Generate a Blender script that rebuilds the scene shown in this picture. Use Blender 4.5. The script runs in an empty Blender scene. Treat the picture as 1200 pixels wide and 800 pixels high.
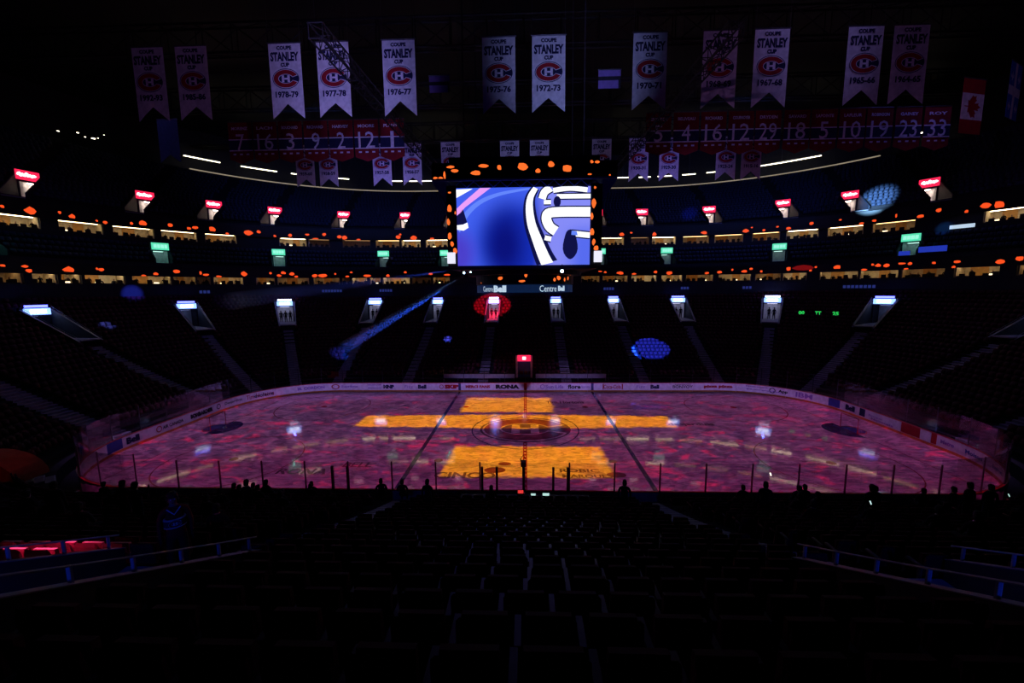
import bpy, math, random
import numpy as np
from mathutils import Matrix, Vector

# ------------------------------------------------------------------ camera, world, exposure
scn = bpy.context.scene
COL = scn.collection
PI = math.pi
YAW, PIT, ROLL = 0.0348579, 0.1248265, -0.0080580
CAM = Vector((0.119, -34.280, 11.895))
cam_data = bpy.data.cameras.new('camera'); cam_data.sensor_width = 36.0; cam_data.lens = 482.5865 / 1200 * 36
cam_data.clip_start = 0.05; cam_data.clip_end = 400
cam = bpy.data.objects.new('camera', cam_data); COL.objects.link(cam); scn.camera = cam
_fw = Vector((-math.sin(YAW), math.cos(YAW), 0)); _rt = Vector((math.cos(YAW), math.sin(YAW), 0)); _up = Vector((0, 0, 1))
_f = _fw * math.cos(PIT) - _up * math.sin(PIT); _u = _up * math.cos(PIT) + _fw * math.sin(PIT)
_r = _rt * math.cos(ROLL) + _u * math.sin(ROLL); _u2 = _u * math.cos(ROLL) - _rt * math.sin(ROLL)
M4 = Matrix.Identity(4)
for i in range(3):
    M4[i][0], M4[i][1], M4[i][2], M4[i][3] = _r[i], _u2[i], -_f[i], CAM[i]
cam.matrix_world = M4

world = bpy.data.worlds.new('world'); scn.world = world; world.use_nodes = True
world.node_tree.nodes['Background'].inputs[0].default_value = (0.03, 0.03, 0.1, 1)
world.node_tree.nodes['Background'].inputs[1].default_value = 0.01
vs = scn.view_settings
vs.view_transform = 'Standard'; vs.look = 'None'; vs.gamma = 1.0; vs.exposure = 0.0; vs.use_curve_mapping = False
cy = scn.cycles
cy.use_denoising = True
cy.max_bounces = 5; cy.diffuse_bounces = 2; cy.glossy_bounces = 3; cy.transparent_max_bounces = 12; cy.volume_bounces = 0
cy.sample_clamp_indirect = 3.0; cy.caustics_reflective = False; cy.caustics_refractive = False

# ------------------------------------------------------------------ node helper
class NT:
    def __init__(s, tree):
        s.t = tree; s.n = tree.nodes; s.l = tree.links
    def new(s, typ, **kw):
        n = s.n.new(typ)
        for k, v in kw.items():
            setattr(n, k, v)
        return n
    def put(s, sock, v):
        if hasattr(v, 'is_output'): s.l.new(v, sock)
        elif v is not None: sock.default_value = v
    def m(s, op, a, b=None, c=None, clamp=False):
        n = s.new('ShaderNodeMath', operation=op, use_clamp=clamp)
        for i, v in enumerate((a, b, c)):
            if v is not None: s.put(n.inputs[i], v)
        return n.outputs[0]
    def step(s, v, lo, hi):          # smooth 0..1
        n = s.new('ShaderNodeMapRange', interpolation_type='SMOOTHSTEP')
        s.put(n.inputs[0], v); n.inputs[1].default_value = lo; n.inputs[2].default_value = hi
        return n.outputs[0]
    def mix(s, f, a, b):
        n = s.new('ShaderNodeMix', data_type='RGBA')
        s.put(n.inputs[0], f); s.put(n.inputs[6], a); s.put(n.inputs[7], b)
        return n.outputs[2]
    def noise(s, vec, scale, detail=3, rough=.5, dist=0.):
        n = s.new('ShaderNodeTexNoise'); s.put(n.inputs['Vector'], vec)
        n.inputs['Scale'].default_value = scale; n.inputs['Detail'].default_value = detail
        n.inputs['Roughness'].default_value = rough; n.inputs['Distortion'].default_value = dist
        return n.outputs[0]
    def xyz(s, x, y, z=0.):
        n = s.new('ShaderNodeCombineXYZ'); s.put(n.inputs[0], x); s.put(n.inputs[1], y); s.put(n.inputs[2], z)
        return n.outputs[0]

# ------------------------------------------------------------------ lamps
def aim(o, target):
    d = Vector(target) - o.location
    o.rotation_euler = d.to_track_quat('-Z', 'Y').to_euler()
def spot(name, loc, target, watts, color, deg, blend=.4, size=.15):
    l = bpy.data.lights.new(name, 'SPOT'); l.energy = watts; l.color = color; l.spot_size = math.radians(deg)
    l.spot_blend = blend; l.shadow_soft_size = size
    o = bpy.data.objects.new(name, l); COL.objects.link(o); o.location = loc; aim(o, target); return o
def point(name, loc, watts, color, size=.1):
    l = bpy.data.lights.new(name, 'POINT'); l.energy = watts; l.color = color; l.shadow_soft_size = size
    o = bpy.data.objects.new(name, l); COL.objects.link(o); o.location = loc; return o

def projector(name, loc, watts, side):
    """A show projector in the rafters: throws the coloured picture on to the ice. side=-1 near half, +1 far half."""
    o = point(name, loc, watts, (1, 1, 1), .03); l = o.data; l.use_nodes = True
    N = NT(l.node_tree); em = N.n['Emission']
    geo = N.new('ShaderNodeNewGeometry'); sp = N.new('ShaderNodeSeparateXYZ'); N.l.new(geo.outputs['Incoming'], sp.inputs[0])
    iz = N.m('MAXIMUM', N.m('MULTIPLY', sp.outputs[2], -1.0), 0.05)
    k = N.m('DIVIDE', loc[2], iz)
    x = N.m('MULTIPLY_ADD', sp.outputs[0], k, loc[0]); y = N.m('MULTIPLY_ADD', sp.outputs[1], k, loc[1])
    p = N.xyz(x, y)
    # frame of the thrown picture: rounded rink
    ax = N.m('MAXIMUM', N.m('SUBTRACT', N.m('ABSOLUTE', x), 22.0), 0.0)
    ay = N.m('MAXIMUM', N.m('SUBTRACT', N.m('ABSOLUTE', y), 4.5), 0.0)
    r = N.m('SQRT', N.m('ADD', N.m('MULTIPLY', ax, ax), N.m('MULTIPLY', ay, ay)))
    frame = N.m('SUBTRACT', 1.0, N.step(r, 8.55, 8.8))
    half = N.step(N.m('MULTIPLY', y, float(side)), -.25, .25)
    if side < 0: half = N.m('MULTIPLY', half, N.step(y, -12.5, -12.4))
    down = N.m('GREATER_THAN', N.m('MULTIPLY', sp.outputs[2], -1.0), 0.1)
    mask = N.m('MULTIPLY', N.m('MULTIPLY', frame, half), down)
    # marbled violet to crimson ground
    n1 = N.noise(p, .16, 4, .6, 1.2); n2 = N.noise(p, .55, 5, .65, 1.6); n3 = N.noise(N.xyz(N.m('MULTIPLY', x, .5), y), .8, 5, .62, 1.5)
    ground = N.mix(N.step(n2, .42, .58), (.055, .009, .042, 1), (.145, .030, .095, 1))
    yy = N.m('ADD', y, N.m('MULTIPLY', N.m('SUBTRACT', n1, .5), 16.0))
    crims = N.m('MULTIPLY', N.m('SUBTRACT', 1.0, N.step(yy, -13.0, -1.0)), .75)
    xx = N.m('ADD', x, N.m('MULTIPLY', N.m('SUBTRACT', n2, .5), 14.0))
    crims = N.m('MAXIMUM', crims, N.m('MULTIPLY', N.step(xx, 10.0, 28.0), .45))
    crims = N.m('MAXIMUM', crims, N.m('MULTIPLY', N.step(y, 6.0, 14.0), .35))
    ground = N.mix(crims, ground, (.155, .006, .055, 1))
    ground = N.mix(N.m('MULTIPLY', N.step(n3, .565, .64), .85), ground, (.52, .010, .07, 1))
    ground = N.mix(N.m('MULTIPLY', N.step(N.noise(p, 1.1, 6, .7, 2.5), .47, .62), .62), ground, (.020, .007, .026, 1))
    # plain orange bands of light
    nz = N.m('MULTIPLY', N.m('SUBTRACT', n2, .5), 1.6)
    dx = N.m('ABSOLUTE', N.m('ADD', x, 1.0))
    bar = N.m('SUBTRACT', N.m('ABSOLUTE', N.m('SUBTRACT', y, 2.1)), N.m('SUBTRACT', 2.1, N.m('MULTIPLY', dx, .045)))
    bar = N.m('MAXIMUM', N.m('ADD', bar, nz), N.m('SUBTRACT', dx, 14.2))
    blk = N.m('MAXIMUM', N.m('SUBTRACT', N.m('ABSOLUTE', N.m('SUBTRACT', x, .1)), 5.6), N.m('SUBTRACT', N.m('ABSOLUTE', N.m('ADD', y, 6.6)), 2.6))
    blk = N.m('ADD', blk, N.m('MULTIPLY', nz, .8))
    top = N.m('MAXIMUM', N.m('SUBTRACT', N.m('ABSOLUTE', N.m('ADD', x, 1.8)), 4.6), N.m('SUBTRACT', N.m('ABSOLUTE', N.m('SUBTRACT', y, 7.6)), 2.7))
    top = N.m('ADD', top, N.m('MULTIPLY', nz, .8))
    sd = N.m('MINIMUM', N.m('MINIMUM', bar, blk), top)
    org = N.m('SUBTRACT', 1.0, N.step(sd, -.25, .2))
    n4 = N.noise(p, .8, 4, .6, 1.0)
    orange = N.mix(N.step(n4, .35, .75), (1.0, .30, .004, 1), (.82, .17, .008, 1))
    orange = N.mix(N.m('MULTIPLY', N.step(n3, .62, .72), .7), orange, (.32, .05, .02, 1))
    col = N.mix(org, ground, orange)
    # level on the ice instead of inverse square and cosine fall-off
    N.l.new(col, em.inputs['Color'])
    N.put(em.inputs['Strength'], N.m('DIVIDE', mask, N.m('POWER', iz, 3.0)))
    return o
PROJ_W = 50000.0
projector('ice_projector', (0.0, -29.0, 30.0), PROJ_W, -1)
projector('ice_projector', (0.0, 29.0, 30.0), PROJ_W, 1)
def board_fill(loc, watts, color, sx):
    """added unseen lamp, its beam masked to the band of the boards only"""
    o = point('board_fill', loc, watts, color, .05); l = o.data; l.use_nodes = True
    N = NT(l.node_tree); em = N.n['Emission']
    geo = N.new('ShaderNodeNewGeometry'); sp = N.new('ShaderNodeSeparateXYZ'); N.l.new(geo.outputs['Incoming'], sp.inputs[0])
    iz = N.m('MAXIMUM', N.m('MULTIPLY', sp.outputs[2], -1.0), 0.05); k = N.m('DIVIDE', loc[2], iz)
    x = N.m('MULTIPLY_ADD', sp.outputs[0], k, loc[0]); y = N.m('MULTIPLY_ADD', sp.outputs[1], k, loc[1])
    ax = N.m('MAXIMUM', N.m('SUBTRACT', N.m('ABSOLUTE', x), 22.0), 0.0); ay = N.m('MAXIMUM', N.m('SUBTRACT', N.m('ABSOLUTE', y), 4.5), 0.0)
    r = N.m('SQRT', N.m('ADD', N.m('MULTIPLY', ax, ax), N.m('MULTIPLY', ay, ay)))
    band = N.m('MULTIPLY', N.step(r, 8.45, 8.6), N.m('SUBTRACT', 1.0, N.step(r, 9.9, 10.1)))
    side = N.step(N.m('MULTIPLY', x, float(sx)), -.3, .3); back = N.step(y, -11.5, -7.0)
    N.l.new(N.m('DIVIDE', N.m('MULTIPLY', N.m('MULTIPLY', band, side), back), N.m('POWER', iz, 3.0)), em.inputs['Strength'])
for sx in (-1, 1): board_fill((sx * 24.0, -16.0, 31.0), 17000, (.37, .22, .72), sx)  # unseen pair added to brighten the boards
for sx in (-1, 1): spot('bench_fill', (sx * 24, -16, 31), (sx * 5.5, 15.0, 1.5), 17000, (.40, .30, 1.0), 10, .9, .1)  # unseen spots added to lift the bench panels
# unseen fill lamps added at rafter height for a dim violet ambient
for wx, wy, wt in ((-40, 6, 1.0), (40, 6, 1.0), (-18, 22, 1.0), (18, 22, 1.0)):
    spot('rafter_fill', (wx, wy, 38.5), (wx * 1.15, wy * 1.3, 0), 1300, (.22, .19, 1.0), 120, 1.0, .5)
spot('near_seat_wash', (0, 4, 38), (0, -20, 3), 420, (.22, .14, 1.0), 45, 1.0, .3)
for sx in (-1, 1): spot('upper_deck_fill', (sx * 30, 19, 32), (sx * 36, 50, 27), 4200, (.12, .22, 1.0), 110, 1.0, .3)  # unseen fill added so the upper seats read dim blue
# banner lights: unseen lamps placed to light the banners
spot('banner_light', (-9, -20, 20), (-12, -4.3, 25.6), 4600, (.34, .30, 1.0), 46, 1.0, .2)
spot('banner_light', (3, -20, 20), (3.3, -4.3, 26.9), 3600, (.32, .36, 1.0), 42, 1.0, .2)
spot('banner_light', (18, -18, 34), (19, -4.3, 28.4), 1045, (.34, .30, 1.0), 40, 1.0, .2)
for sx in (-1, 1): spot('banner_light', (sx * 2, -24, 22), (sx * 20, -4.3, 27), 1500, (.44, .20, .66), 46, .8, .2)
spot('banner_light', (-16, 6, 20), (-17, 16.5, 25), 1700, (.24, .21, 1.0), 70, 1.0, .2)
spot('banner_light', (16, 6, 20), (17, 16.5, 25), 1700, (.24, .21, 1.0), 70, 1.0, .2)
spot('banner_light', (0, 8, 23.5), (0, 16.5, 28), 550, (.30, .32, 1.0), 100, 1.0, .2)
spot('banner_light', (-14, 2, 22), (-15, 10, 27), 605, (.28, .26, 1.0), 100, 1.0, .2)
spot('banner_light', (20, 0, 22), (24, 10, 27), 130, (.36, .20, .85), 110, 1.0, .2)
# show lamps thrown on to the stands
spot('blue_show_light', (8, -3, 27), (16.8, 21.0, 3.7), 700000, (.012, .07, 1.0), 8.2, .12, .05)
spot('blue_show_light', (-4.3, -5.4, 12.7), (-25.2, 19.9, 3.5), 420000, (.02, .10, 1.0), 4.0, .9, .04)
spot('blue_show_light', (-9, 0, 27), (-11, 23.3, 5.0), 1300000, (.03, .13, 1.0), 2.4, .8, .05)
spot('blue_show_light', (-10, 0, 27), (-50.6, 17.4, 11.7), 260000, (.05, .08, 1.0), 3.2, .8, .05)
spot('blue_show_light', (-10, 4, 27), (-46.8, 10.1, 8.3), 500000, (.05, .25, 1.0), 2.0, .9, .05)
spot('red_show_light', (-3, 4, 27), (-5.3, 32.0, 9.4), 170000, (1.0, .01, .05), 10.5, .08, .05)
spot('white_show_light', (13, -2, 22), (54.4, 32.2, 24.6), 800000, (.28, .60, 1.0), 6.0, .9, .05)
spot('blue_show_light', (13, 3, 22), (51.5, 20.7, 19.4), 60000, (.05, .30, 1.0), 2.6, .9, .05)
spot('blue_show_light', (12, 6, 22), (31, 46.3, 25.5), 60000, (.03, .06, 1.0), 4.5, .9, .05)
spot('pink_show_light', (-10, 2, 27), (-8.9, -27.7, 7.3), 420000, (1.0, .22, .50), 3.2, .5, .05)
spot('red_show_light', (-16, -30, 24), (-31, -12.8, 2.0), 1000, (1.0, .08, .01), 9, .5, .05)

for sx in (-1, 1): point('gangway_blue_fill', (sx * 6.4, -32.3, 9.3), 130, (.01, .06, 1.0), .08)  # unseen point lamps put in to turn the near rails blue
# ------------------------------------------------------------------ materials
MATS = {}
def mat(name, color, rough=.7, metal=0., emit=None, es=0., var=.12, scale=3., bump=0., spec=.3, coat=0.):
    if name in MATS: return MATS[name]
    m = bpy.data.materials.new(name); m.use_nodes = True; N = NT(m.node_tree); b = N.n['Principled BSDF']
    b.inputs['Roughness'].default_value = rough; b.inputs['Metallic'].default_value = metal
    b.inputs['Specular IOR Level'].default_value = spec; b.inputs['Coat Weight'].default_value = coat
    tc = N.new('ShaderNodeTexCoord')
    n = N.noise(tc.outputs['Object'], scale, 3)
    c2 = tuple(c * (1 - var) for c in color); c1 = tuple(min(1, c * (1 + var)) for c in color)
    N.put(b.inputs['Base Color'], N.mix(N.step(n, .3, .7), (*c2, 1), (*c1, 1)))
    if bump:
        bm = N.new('ShaderNodeBump'); bm.inputs['Strength'].default_value = bump; N.l.new(n, bm.inputs['Height']); N.l.new(bm.outputs[0], b.inputs['Normal'])
    if emit:
        b.inputs['Emission Color'].default_value = (*emit, 1); b.inputs['Emission Strength'].default_value = es
        m.cycles.emission_sampling = 'FRONT' if es >= 2.0 else 'NONE'
    MATS[name] = m; return m
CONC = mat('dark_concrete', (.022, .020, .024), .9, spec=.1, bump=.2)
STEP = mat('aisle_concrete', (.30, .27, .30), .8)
NOSE = mat('step_nosing', (.55, .55, .6), .6)
SEAT = mat('burgundy_seat_plastic', (.070, .012, .020), .7, spec=.12)
SEATB = mat('grey_blue_seat_plastic', (.035, .045, .085), .65, spec=.15)
SEATN = mat('pink_lit_seat_plastic', (.32, .06, .11), .38)  # burgundy seat colour raised towards pink for the seats under pink light
STEEL = mat('painted_steel', (.09, .09, .11), .4, .6)
RAIL = mat('brushed_rail', (.26, .27, .33), .45, .2)
BLACK = mat('black_metal', (.012, .012, .014), .5)
DARKW = mat('dark_fascia', (.02, .02, .028), .7)
SCREENB = mat('dark_screen_face', (.006, .005, .008), .35)
WHITEB = mat('white_board_plastic', (.62, .62, .68), .35)
YELK = mat('yellow_kick_strip', (.34, .15, .04), .4)
REDCAP = mat('red_cap_rail', (.35, .02, .03), .4)
CLOTHW = mat('white_banner_cloth', (.72, .70, .72), .9)
CLOTHR = mat('red_banner_cloth', (.20, .008, .014), .9)
INKB = mat('navy_ink', (.010, .014, .06), .8)
INKK = mat('black_ink', (.015, .015, .02), .8)
INKR = mat('red_ink', (.34, .010, .018), .8)
INKW = mat('white_ink', (.75, .72, .78), .8)
INKP = mat('purple_ink', (.25, .16, .45), .8)
BLUEB = mat('blue_panel_print', (.03, .06, .30), .6)
PETAL = mat('orange_display_light', (.02, .01, .01), .5, emit=(1.0, .085, .014), es=1.0)
PETALS = mat('orange_board_light', (.02, .01, .01), .5, emit=(1.0, .16, .025), es=1.1)
DEEPR = mat('deep_red_display_light', (.02, .01, .01), .5, emit=(1.0, .02, .02), es=.16)
SUITEW = mat('warm_suite_wall', (.62, .52, .36), .7)
SUITEC = mat('wood_suite_panel', (.55, .28, .08), .5)
SUITEL = mat('warm_ceiling_lamp', (.8, .7, .5), .5, emit=(1.0, .74, .42), es=6.5)
SUITEL2 = mat('softer_ceiling_lamp', (.8, .7, .5), .5, emit=(1.0, .62, .28), es=3.2)
SUITEL3 = mat('bright_ceiling_lamp', (.8, .7, .5), .5, emit=(1.0, .80, .52), es=9.0)
SUITED = mat('dim_ceiling_lamp', (.8, .7, .5), .5, emit=(1.0, .55, .25), es=.5)
COUNT = mat('dark_counter', (.03, .02, .018), .5)
TABLEL = mat('lit_table_lamp', (.8, .8, .7), .5, emit=(1.0, .75, .45), es=2.5)
CLOTHD = mat('dark_clothing', (.012, .012, .016), .9)
CLOTHD2 = mat('dark_maroon_clothing', (.03, .008, .012), .9)
SKIN = mat('skin', (.30, .17, .12), .6)
HAIR = mat('dark_hair', (.012, .009, .008), .6)
JERSEY = mat('red_jersey', (.22, .012, .02), .85)
TUBE = mat('white_tube_light', (.9, .9, .85), .4, emit=(1.0, .90, .66), es=4.0)
RIM = mat('pale_rim', (.55, .48, .38), .6)
GREENS = mat('green_sign_light', (.1, .3, .25), .5, emit=(.10, .72, .44), es=1.0)
GREENS2 = mat('pale_green_sign_print', (.1, .3, .25), .5, emit=(.35, .95, .72), es=1.0)
REDS = mat('red_sign_light', (.3, .05, .08), .5, emit=(1.0, .02, .09), es=1.1)
REDS2 = mat('white_sign_print', (.9, .8, .8), .5, emit=(1.0, .70, .74), es=3.0)
BLUES = mat('pale_blue_sign_light', (.3, .4, .7), .5, emit=(.22, .38, 1.0), es=2.4)
BLUES2 = mat('white_blue_sign_print', (.8, .85, .9), .5, emit=(.75, .85, 1.0), es=7.0)
BLUET = mat('deep_blue_sign_light', (.05, .05, .4), .5, emit=(.10, .12, 1.0), es=5.0)
DOORW = mat('corridor_wall', (.60, .60, .66), .6)
CORL = mat('corridor_lamp', (.8, .8, .9), .5, emit=(.68, .68, 1.0), es=3.0)
CORD = mat('dim_corridor_lamp', (.5, .5, .7), .5, emit=(.35, .45, 1.0), es=.9)
CORG = mat('corridor_lamp_green', (.5, .8, .7), .5, emit=(.5, .85, .75), es=1.6)
CORW = mat('corridor_lamp_warm', (.9, .8, .7), .5, emit=(1.0, .76, .58), es=16.0)
PORTW = mat('portal_wall_paint', (.015, .018, .035), .7)
RIML = mat('pale_rim_glow', (.5, .45, .35), .6, emit=(.55, .44, .30), es=.5)  # rim glows by itself in place of light falling on it
LAMPB = mat('blue_white_lens', (.8, .8, 1), .3, emit=(.45, .72, 1.0), es=14.0)
LAMPW = mat('white_lens', (.9, .9, .9), .3, emit=(1.0, .85, .7), es=3.0)
SCRW = mat('white_corner_screen', (.9, .9, .9), .4, emit=(.85, .85, 1.0), es=1.0)
GREENN = mat('green_number_light', (.05, .3, .05), .4, emit=(.03, .75, .12), es=.8)
MONG = mat('pale_monitor', (.5, .6, .6), .4, emit=(.55, .85, .8), es=.9)
MONR = mat('red_monitor', (.5, .1, .1), .4, emit=(1.0, .05, .05), es=.8)
RINGB = mat('dim_blue_display', (.01, .02, .06), .4, emit=(.010, .035, .13), es=.35)
TEXTL = mat('white_display_text', (.5, .5, .5), .4, emit=(.5, .65, .8), es=1.0)
BLUED = mat('blue_display_light', (.01, .01, .05), .4, emit=(.03, .07, .8), es=.5)
VIOL = mat('violet_balcony_print', (.1, .1, .3), .4, emit=(.03, .05, .25), es=.5)
NETM = mat('white_net', (.5, .5, .55), .8)
GOALR = mat('red_goal_pipe', (.40, .02, .03), .35)
BRACE = mat('blue_steel', (.08, .14, .45), .5)  # blue steel for the video board rails and brackets
GOLDT = mat('tan_podium', (.12, .05, .02), .6)

def glass_mat():
    m = bpy.data.materials.new('rink_glass'); m.use_nodes = True; N = NT(m.node_tree)
    N.n.remove(N.n['Principled BSDF']); out = N.n['Material Output']
    tr = N.new('ShaderNodeBsdfTransparent'); tr.inputs[0].default_value = (.90, .91, .93, 1)
    gl = N.new('ShaderNodeBsdfGlossy'); gl.inputs['Roughness'].default_value = .05
    fr = N.new('ShaderNodeFresnel'); fr.inputs[0].default_value = 1.3
    mx = N.new('ShaderNodeMixShader'); N.put(mx.inputs[0], N.m('MULTIPLY', fr.outputs[0], .6)); N.l.new(tr.outputs[0], mx.inputs[1]); N.l.new(gl.outputs[0], mx.inputs[2])
    N.l.new(mx.outputs[0], out.inputs[0]); return m
GLASS = glass_mat()
def ice_mat():
    m = bpy.data.materials.new('ice'); m.use_nodes = True; N = NT(m.node_tree); b = N.n['Principled BSDF']
    tc = N.new('ShaderNodeTexCoord'); p = tc.outputs['Object']
    sp = N.new('ShaderNodeSeparateXYZ'); N.l.new(p, sp.inputs[0])
    st = N.xyz(N.m('MULTIPLY', sp.outputs[0], .4), sp.outputs[1])
    n = N.noise(st, 1.6, 6, .7, 2.2); s = N.noise(p, 7.0, 4, .7, 1.5)
    c = N.mix(N.step(n, .40, .58), (.40, .43, .47, 1), (.82, .84, .86, 1))
    c = N.mix(N.m('MULTIPLY', N.step(s, .55, .7), .25), c, (.42, .44, .48, 1))
    N.put(b.inputs['Base Color'], c)
    N.put(b.inputs['Roughness'], N.m('MULTIPLY_ADD', N.step(s, .3, .7), .05, .03))
    b.inputs['IOR'].default_value = 1.31; b.inputs['Specular IOR Level'].default_value = .36
    bm = N.new('ShaderNodeBump'); bm.inputs['Strength'].default_value = .04; bm.inputs['Distance'].default_value = .02
    N.l.new(N.noise(p, 1.2, 3), bm.inputs['Height']); N.l.new(bm.outputs[0], b.inputs['Normal'])
    return m
ICE = ice_mat()
def ink_ice(name, c):
    return mat(name, c, .12, spec=.35, var=.25, scale=1.5)
I_BLUE = ink_ice('blue_line_under_ice', (.05, .06, .16)); I_RED = ink_ice('red_line_under_ice', (.28, .05, .08))
I_DARK = ink_ice('dark_print_under_ice', (.16, .13, .17)); I_LOGO = ink_ice('crest_print_under_ice', (.22, .09, .13))

# ------------------------------------------------------------------ mesh builder
class MB:
    def __init__(s): s.v = []; s.f = []
    def quad(s, a, b, c, d):
        n = len(s.v); s.v += [tuple(a), tuple(b), tuple(c), tuple(d)]; s.f.append((n, n + 1, n + 2, n + 3)); return s
    def hexa(s, p):                   # 8 corners: bottom 4, top 4 in the same order
        n = len(s.v); s.v += [tuple(q) for q in p]
        s.f += [(n + 3, n + 2, n + 1, n), (n + 4, n + 5, n + 6, n + 7), (n, n + 1, n + 5, n + 4), (n + 1, n + 2, n + 6, n + 5), (n + 2, n + 3, n + 7, n + 6), (n + 3, n, n + 4, n + 7)]
        return s
    def box(s, x0, x1, y0, y1, z0, z1):
        return s.hexa([(x0, y0, z0), (x1, y0, z0), (x1, y1, z0), (x0, y1, z0), (x0, y0, z1), (x1, y0, z1), (x1, y1, z1), (x0, y1, z1)])
    def tube(s, pts, r, n=8, cap=True):
        rings = []
        for i, p in enumerate(pts):
            p = Vector(p); a = Vector(pts[max(i - 1, 0)]); b = Vector(pts[min(i + 1, len(pts) - 1)]); d = (b - a).normalized()
            ref = Vector((0, 0, 1)) if abs(d.z) < .9 else Vector((1, 0, 0))
            e = d.cross(ref).normalized(); f = d.cross(e); k = len(s.v); rr = r[i] if isinstance(r, (list, tuple)) else r
            s.v += [tuple(p + e * rr * math.cos(2 * PI * j / n) + f * rr * math.sin(2 * PI * j / n)) for j in range(n)]; rings.append(k)
        for a, b in zip(rings, rings[1:]):
            s.f += [(a + j, a + (j + 1) % n, b + (j + 1) % n, b + j) for j in range(n)]
        if cap:
            s.f.append(tuple(rings[0] + j for j in reversed(range(n)))); s.f.append(tuple(rings[-1] + j for j in range(n)))
        return s
    def poly(s, pts):
        n = len(s.v); s.v += [tuple(p) for p in pts]; s.f.append(tuple(range(n, n + len(pts)))); return s
    def add(s, v, f):
        n = len(s.v); s.v += [tuple(p) for p in v]; s.f += [tuple(n + i for i in q) for q in f]; return s
    def mesh(s, name, m, off=(0, 0, 0)):
        me = bpy.data.meshes.new(name)
        v = [(a - off[0], b - off[1], c - off[2]) for a, b, c in s.v]
        me.from_pydata(v, [], s.f); me.materials.append(m); me.update(); return me
    def build(s, name, m, parent=None, kind=None):
        off = parent_origin(parent) if parent else (0, 0, 0)
        o = bpy.data.objects.new(name, s.mesh(name, m, off)); COL.objects.link(o)
        if parent: o.parent = parent
        if kind: o['kind'] = kind
        return o
def parent_origin(p):
    x = [0, 0, 0]
    while p:
        for i in range(3): x[i] += p.location[i]
        p = p.parent
    return tuple(x)
def empty(name, loc, label, cat, group=None):
    o = bpy.data.objects.new(name, None); COL.objects.link(o); o.location = loc; o.empty_display_size = .3
    tag(o, label, cat, group); return o
def tag(o, label, cat, group=None):
    o['label'] = label; o['category'] = cat
    if group: o['group'] = group
    return o
def link_mesh(name, me, parent=None, loc=(0, 0, 0), rot=None):
    o = bpy.data.objects.new(name, me); COL.objects.link(o); o.parent = parent; o.location = loc
    if rot is not None: o.rotation_euler = rot
    return o
def copy_tree(o, parent=None):
    c = o.copy(); COL.objects.link(c); c.parent = parent
    for ch in list(o.children): copy_tree(ch, c)
    return c

_TXT = {}
def text(s, bold=.0):
    """flat glyph mesh, normalised: x 0..w, y 0..1 -> (verts2d, faces, w)"""
    key = (s, bold)
    if key in _TXT: return _TXT[key]
    cu = bpy.data.curves.new('t', 'FONT'); cu.body = s; cu.size = 1; cu.resolution_u = 2; cu.offset = bold
    o = bpy.data.objects.new('t', cu); COL.objects.link(o)
    me = bpy.data.meshes.new_from_object(o.evaluated_get(bpy.context.evaluated_depsgraph_get()))
    v = [(p.co.x, p.co.y) for p in me.vertices]; f = [tuple(p.vertices) for p in me.polygons]
    bpy.data.objects.remove(o); bpy.data.curves.remove(cu); bpy.data.meshes.remove(me)
    x0 = min(a for a, b in v); x1 = max(a for a, b in v); y0 = min(b for a, b in v); y1 = max(b for a, b in v); h = y1 - y0
    v = [((a - x0) / h, (b - y0) / h) for a, b in v]
    _TXT[key] = (v, f, (x1 - x0) / h); return _TXT[key]
def text_xz(mb, s, cx, y, cz, w, h, bold=.02):     # upright, readable from -Y
    v, f, tw = text(s, bold)
    mb.add([(cx - w / 2 + a / tw * w, y, cz - h / 2 + b * h) for a, b in v], f)
def text_xy(mb, s, cx, cy_, z, w, h, bold=.02):    # lying on the ice, readable from -Y
    v, f, tw = text(s, bold)
    mb.add([(cx - w / 2 + a / tw * w, cy_ - h / 2 + b * h, z) for a, b in v], f)
def stroke(path, w0, w1=None):
    """ribbon polygon list (2D) along a path"""
    w1 = w0 if w1 is None else w1; L = []; R = []
    for i, p in enumerate(path):
        a = path[max(i - 1, 0)]; b = path[min(i + 1, len(path) - 1)]
        dx, dy = b[0] - a[0], b[1] - a[1]; l = math.hypot(dx, dy) or 1; w = (w0 + (w1 - w0) * i / (len(path) - 1)) / 2
        L.append((p[0] - dy / l * w, p[1] + dx / l * w)); R.append((p[0] + dy / l * w, p[1] - dx / l * w))
    return [(L[i], L[i + 1], R[i + 1], R[i]) for i in range(len(path) - 1)]
def smooth(path, n=6):
    out = []
    P = [path[0]] + list(path) + [path[-1]]
    for i in range(1, len(P) - 2):
        p0, p1, p2, p3 = P[i - 1:i + 3]
        for k in range(n):
            t = k / n
            out.append(tuple(.5 * (2 * p1[j] + (p2[j] - p0[j]) * t + (2 * p0[j] - 5 * p1[j] + 4 * p2[j] - p3[j]) * t * t + (3 * p1[j] - p0[j] - 3 * p2[j] + p3[j]) * t ** 3) for j in range(2)))
    out.append(path[-1]); return out

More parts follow.
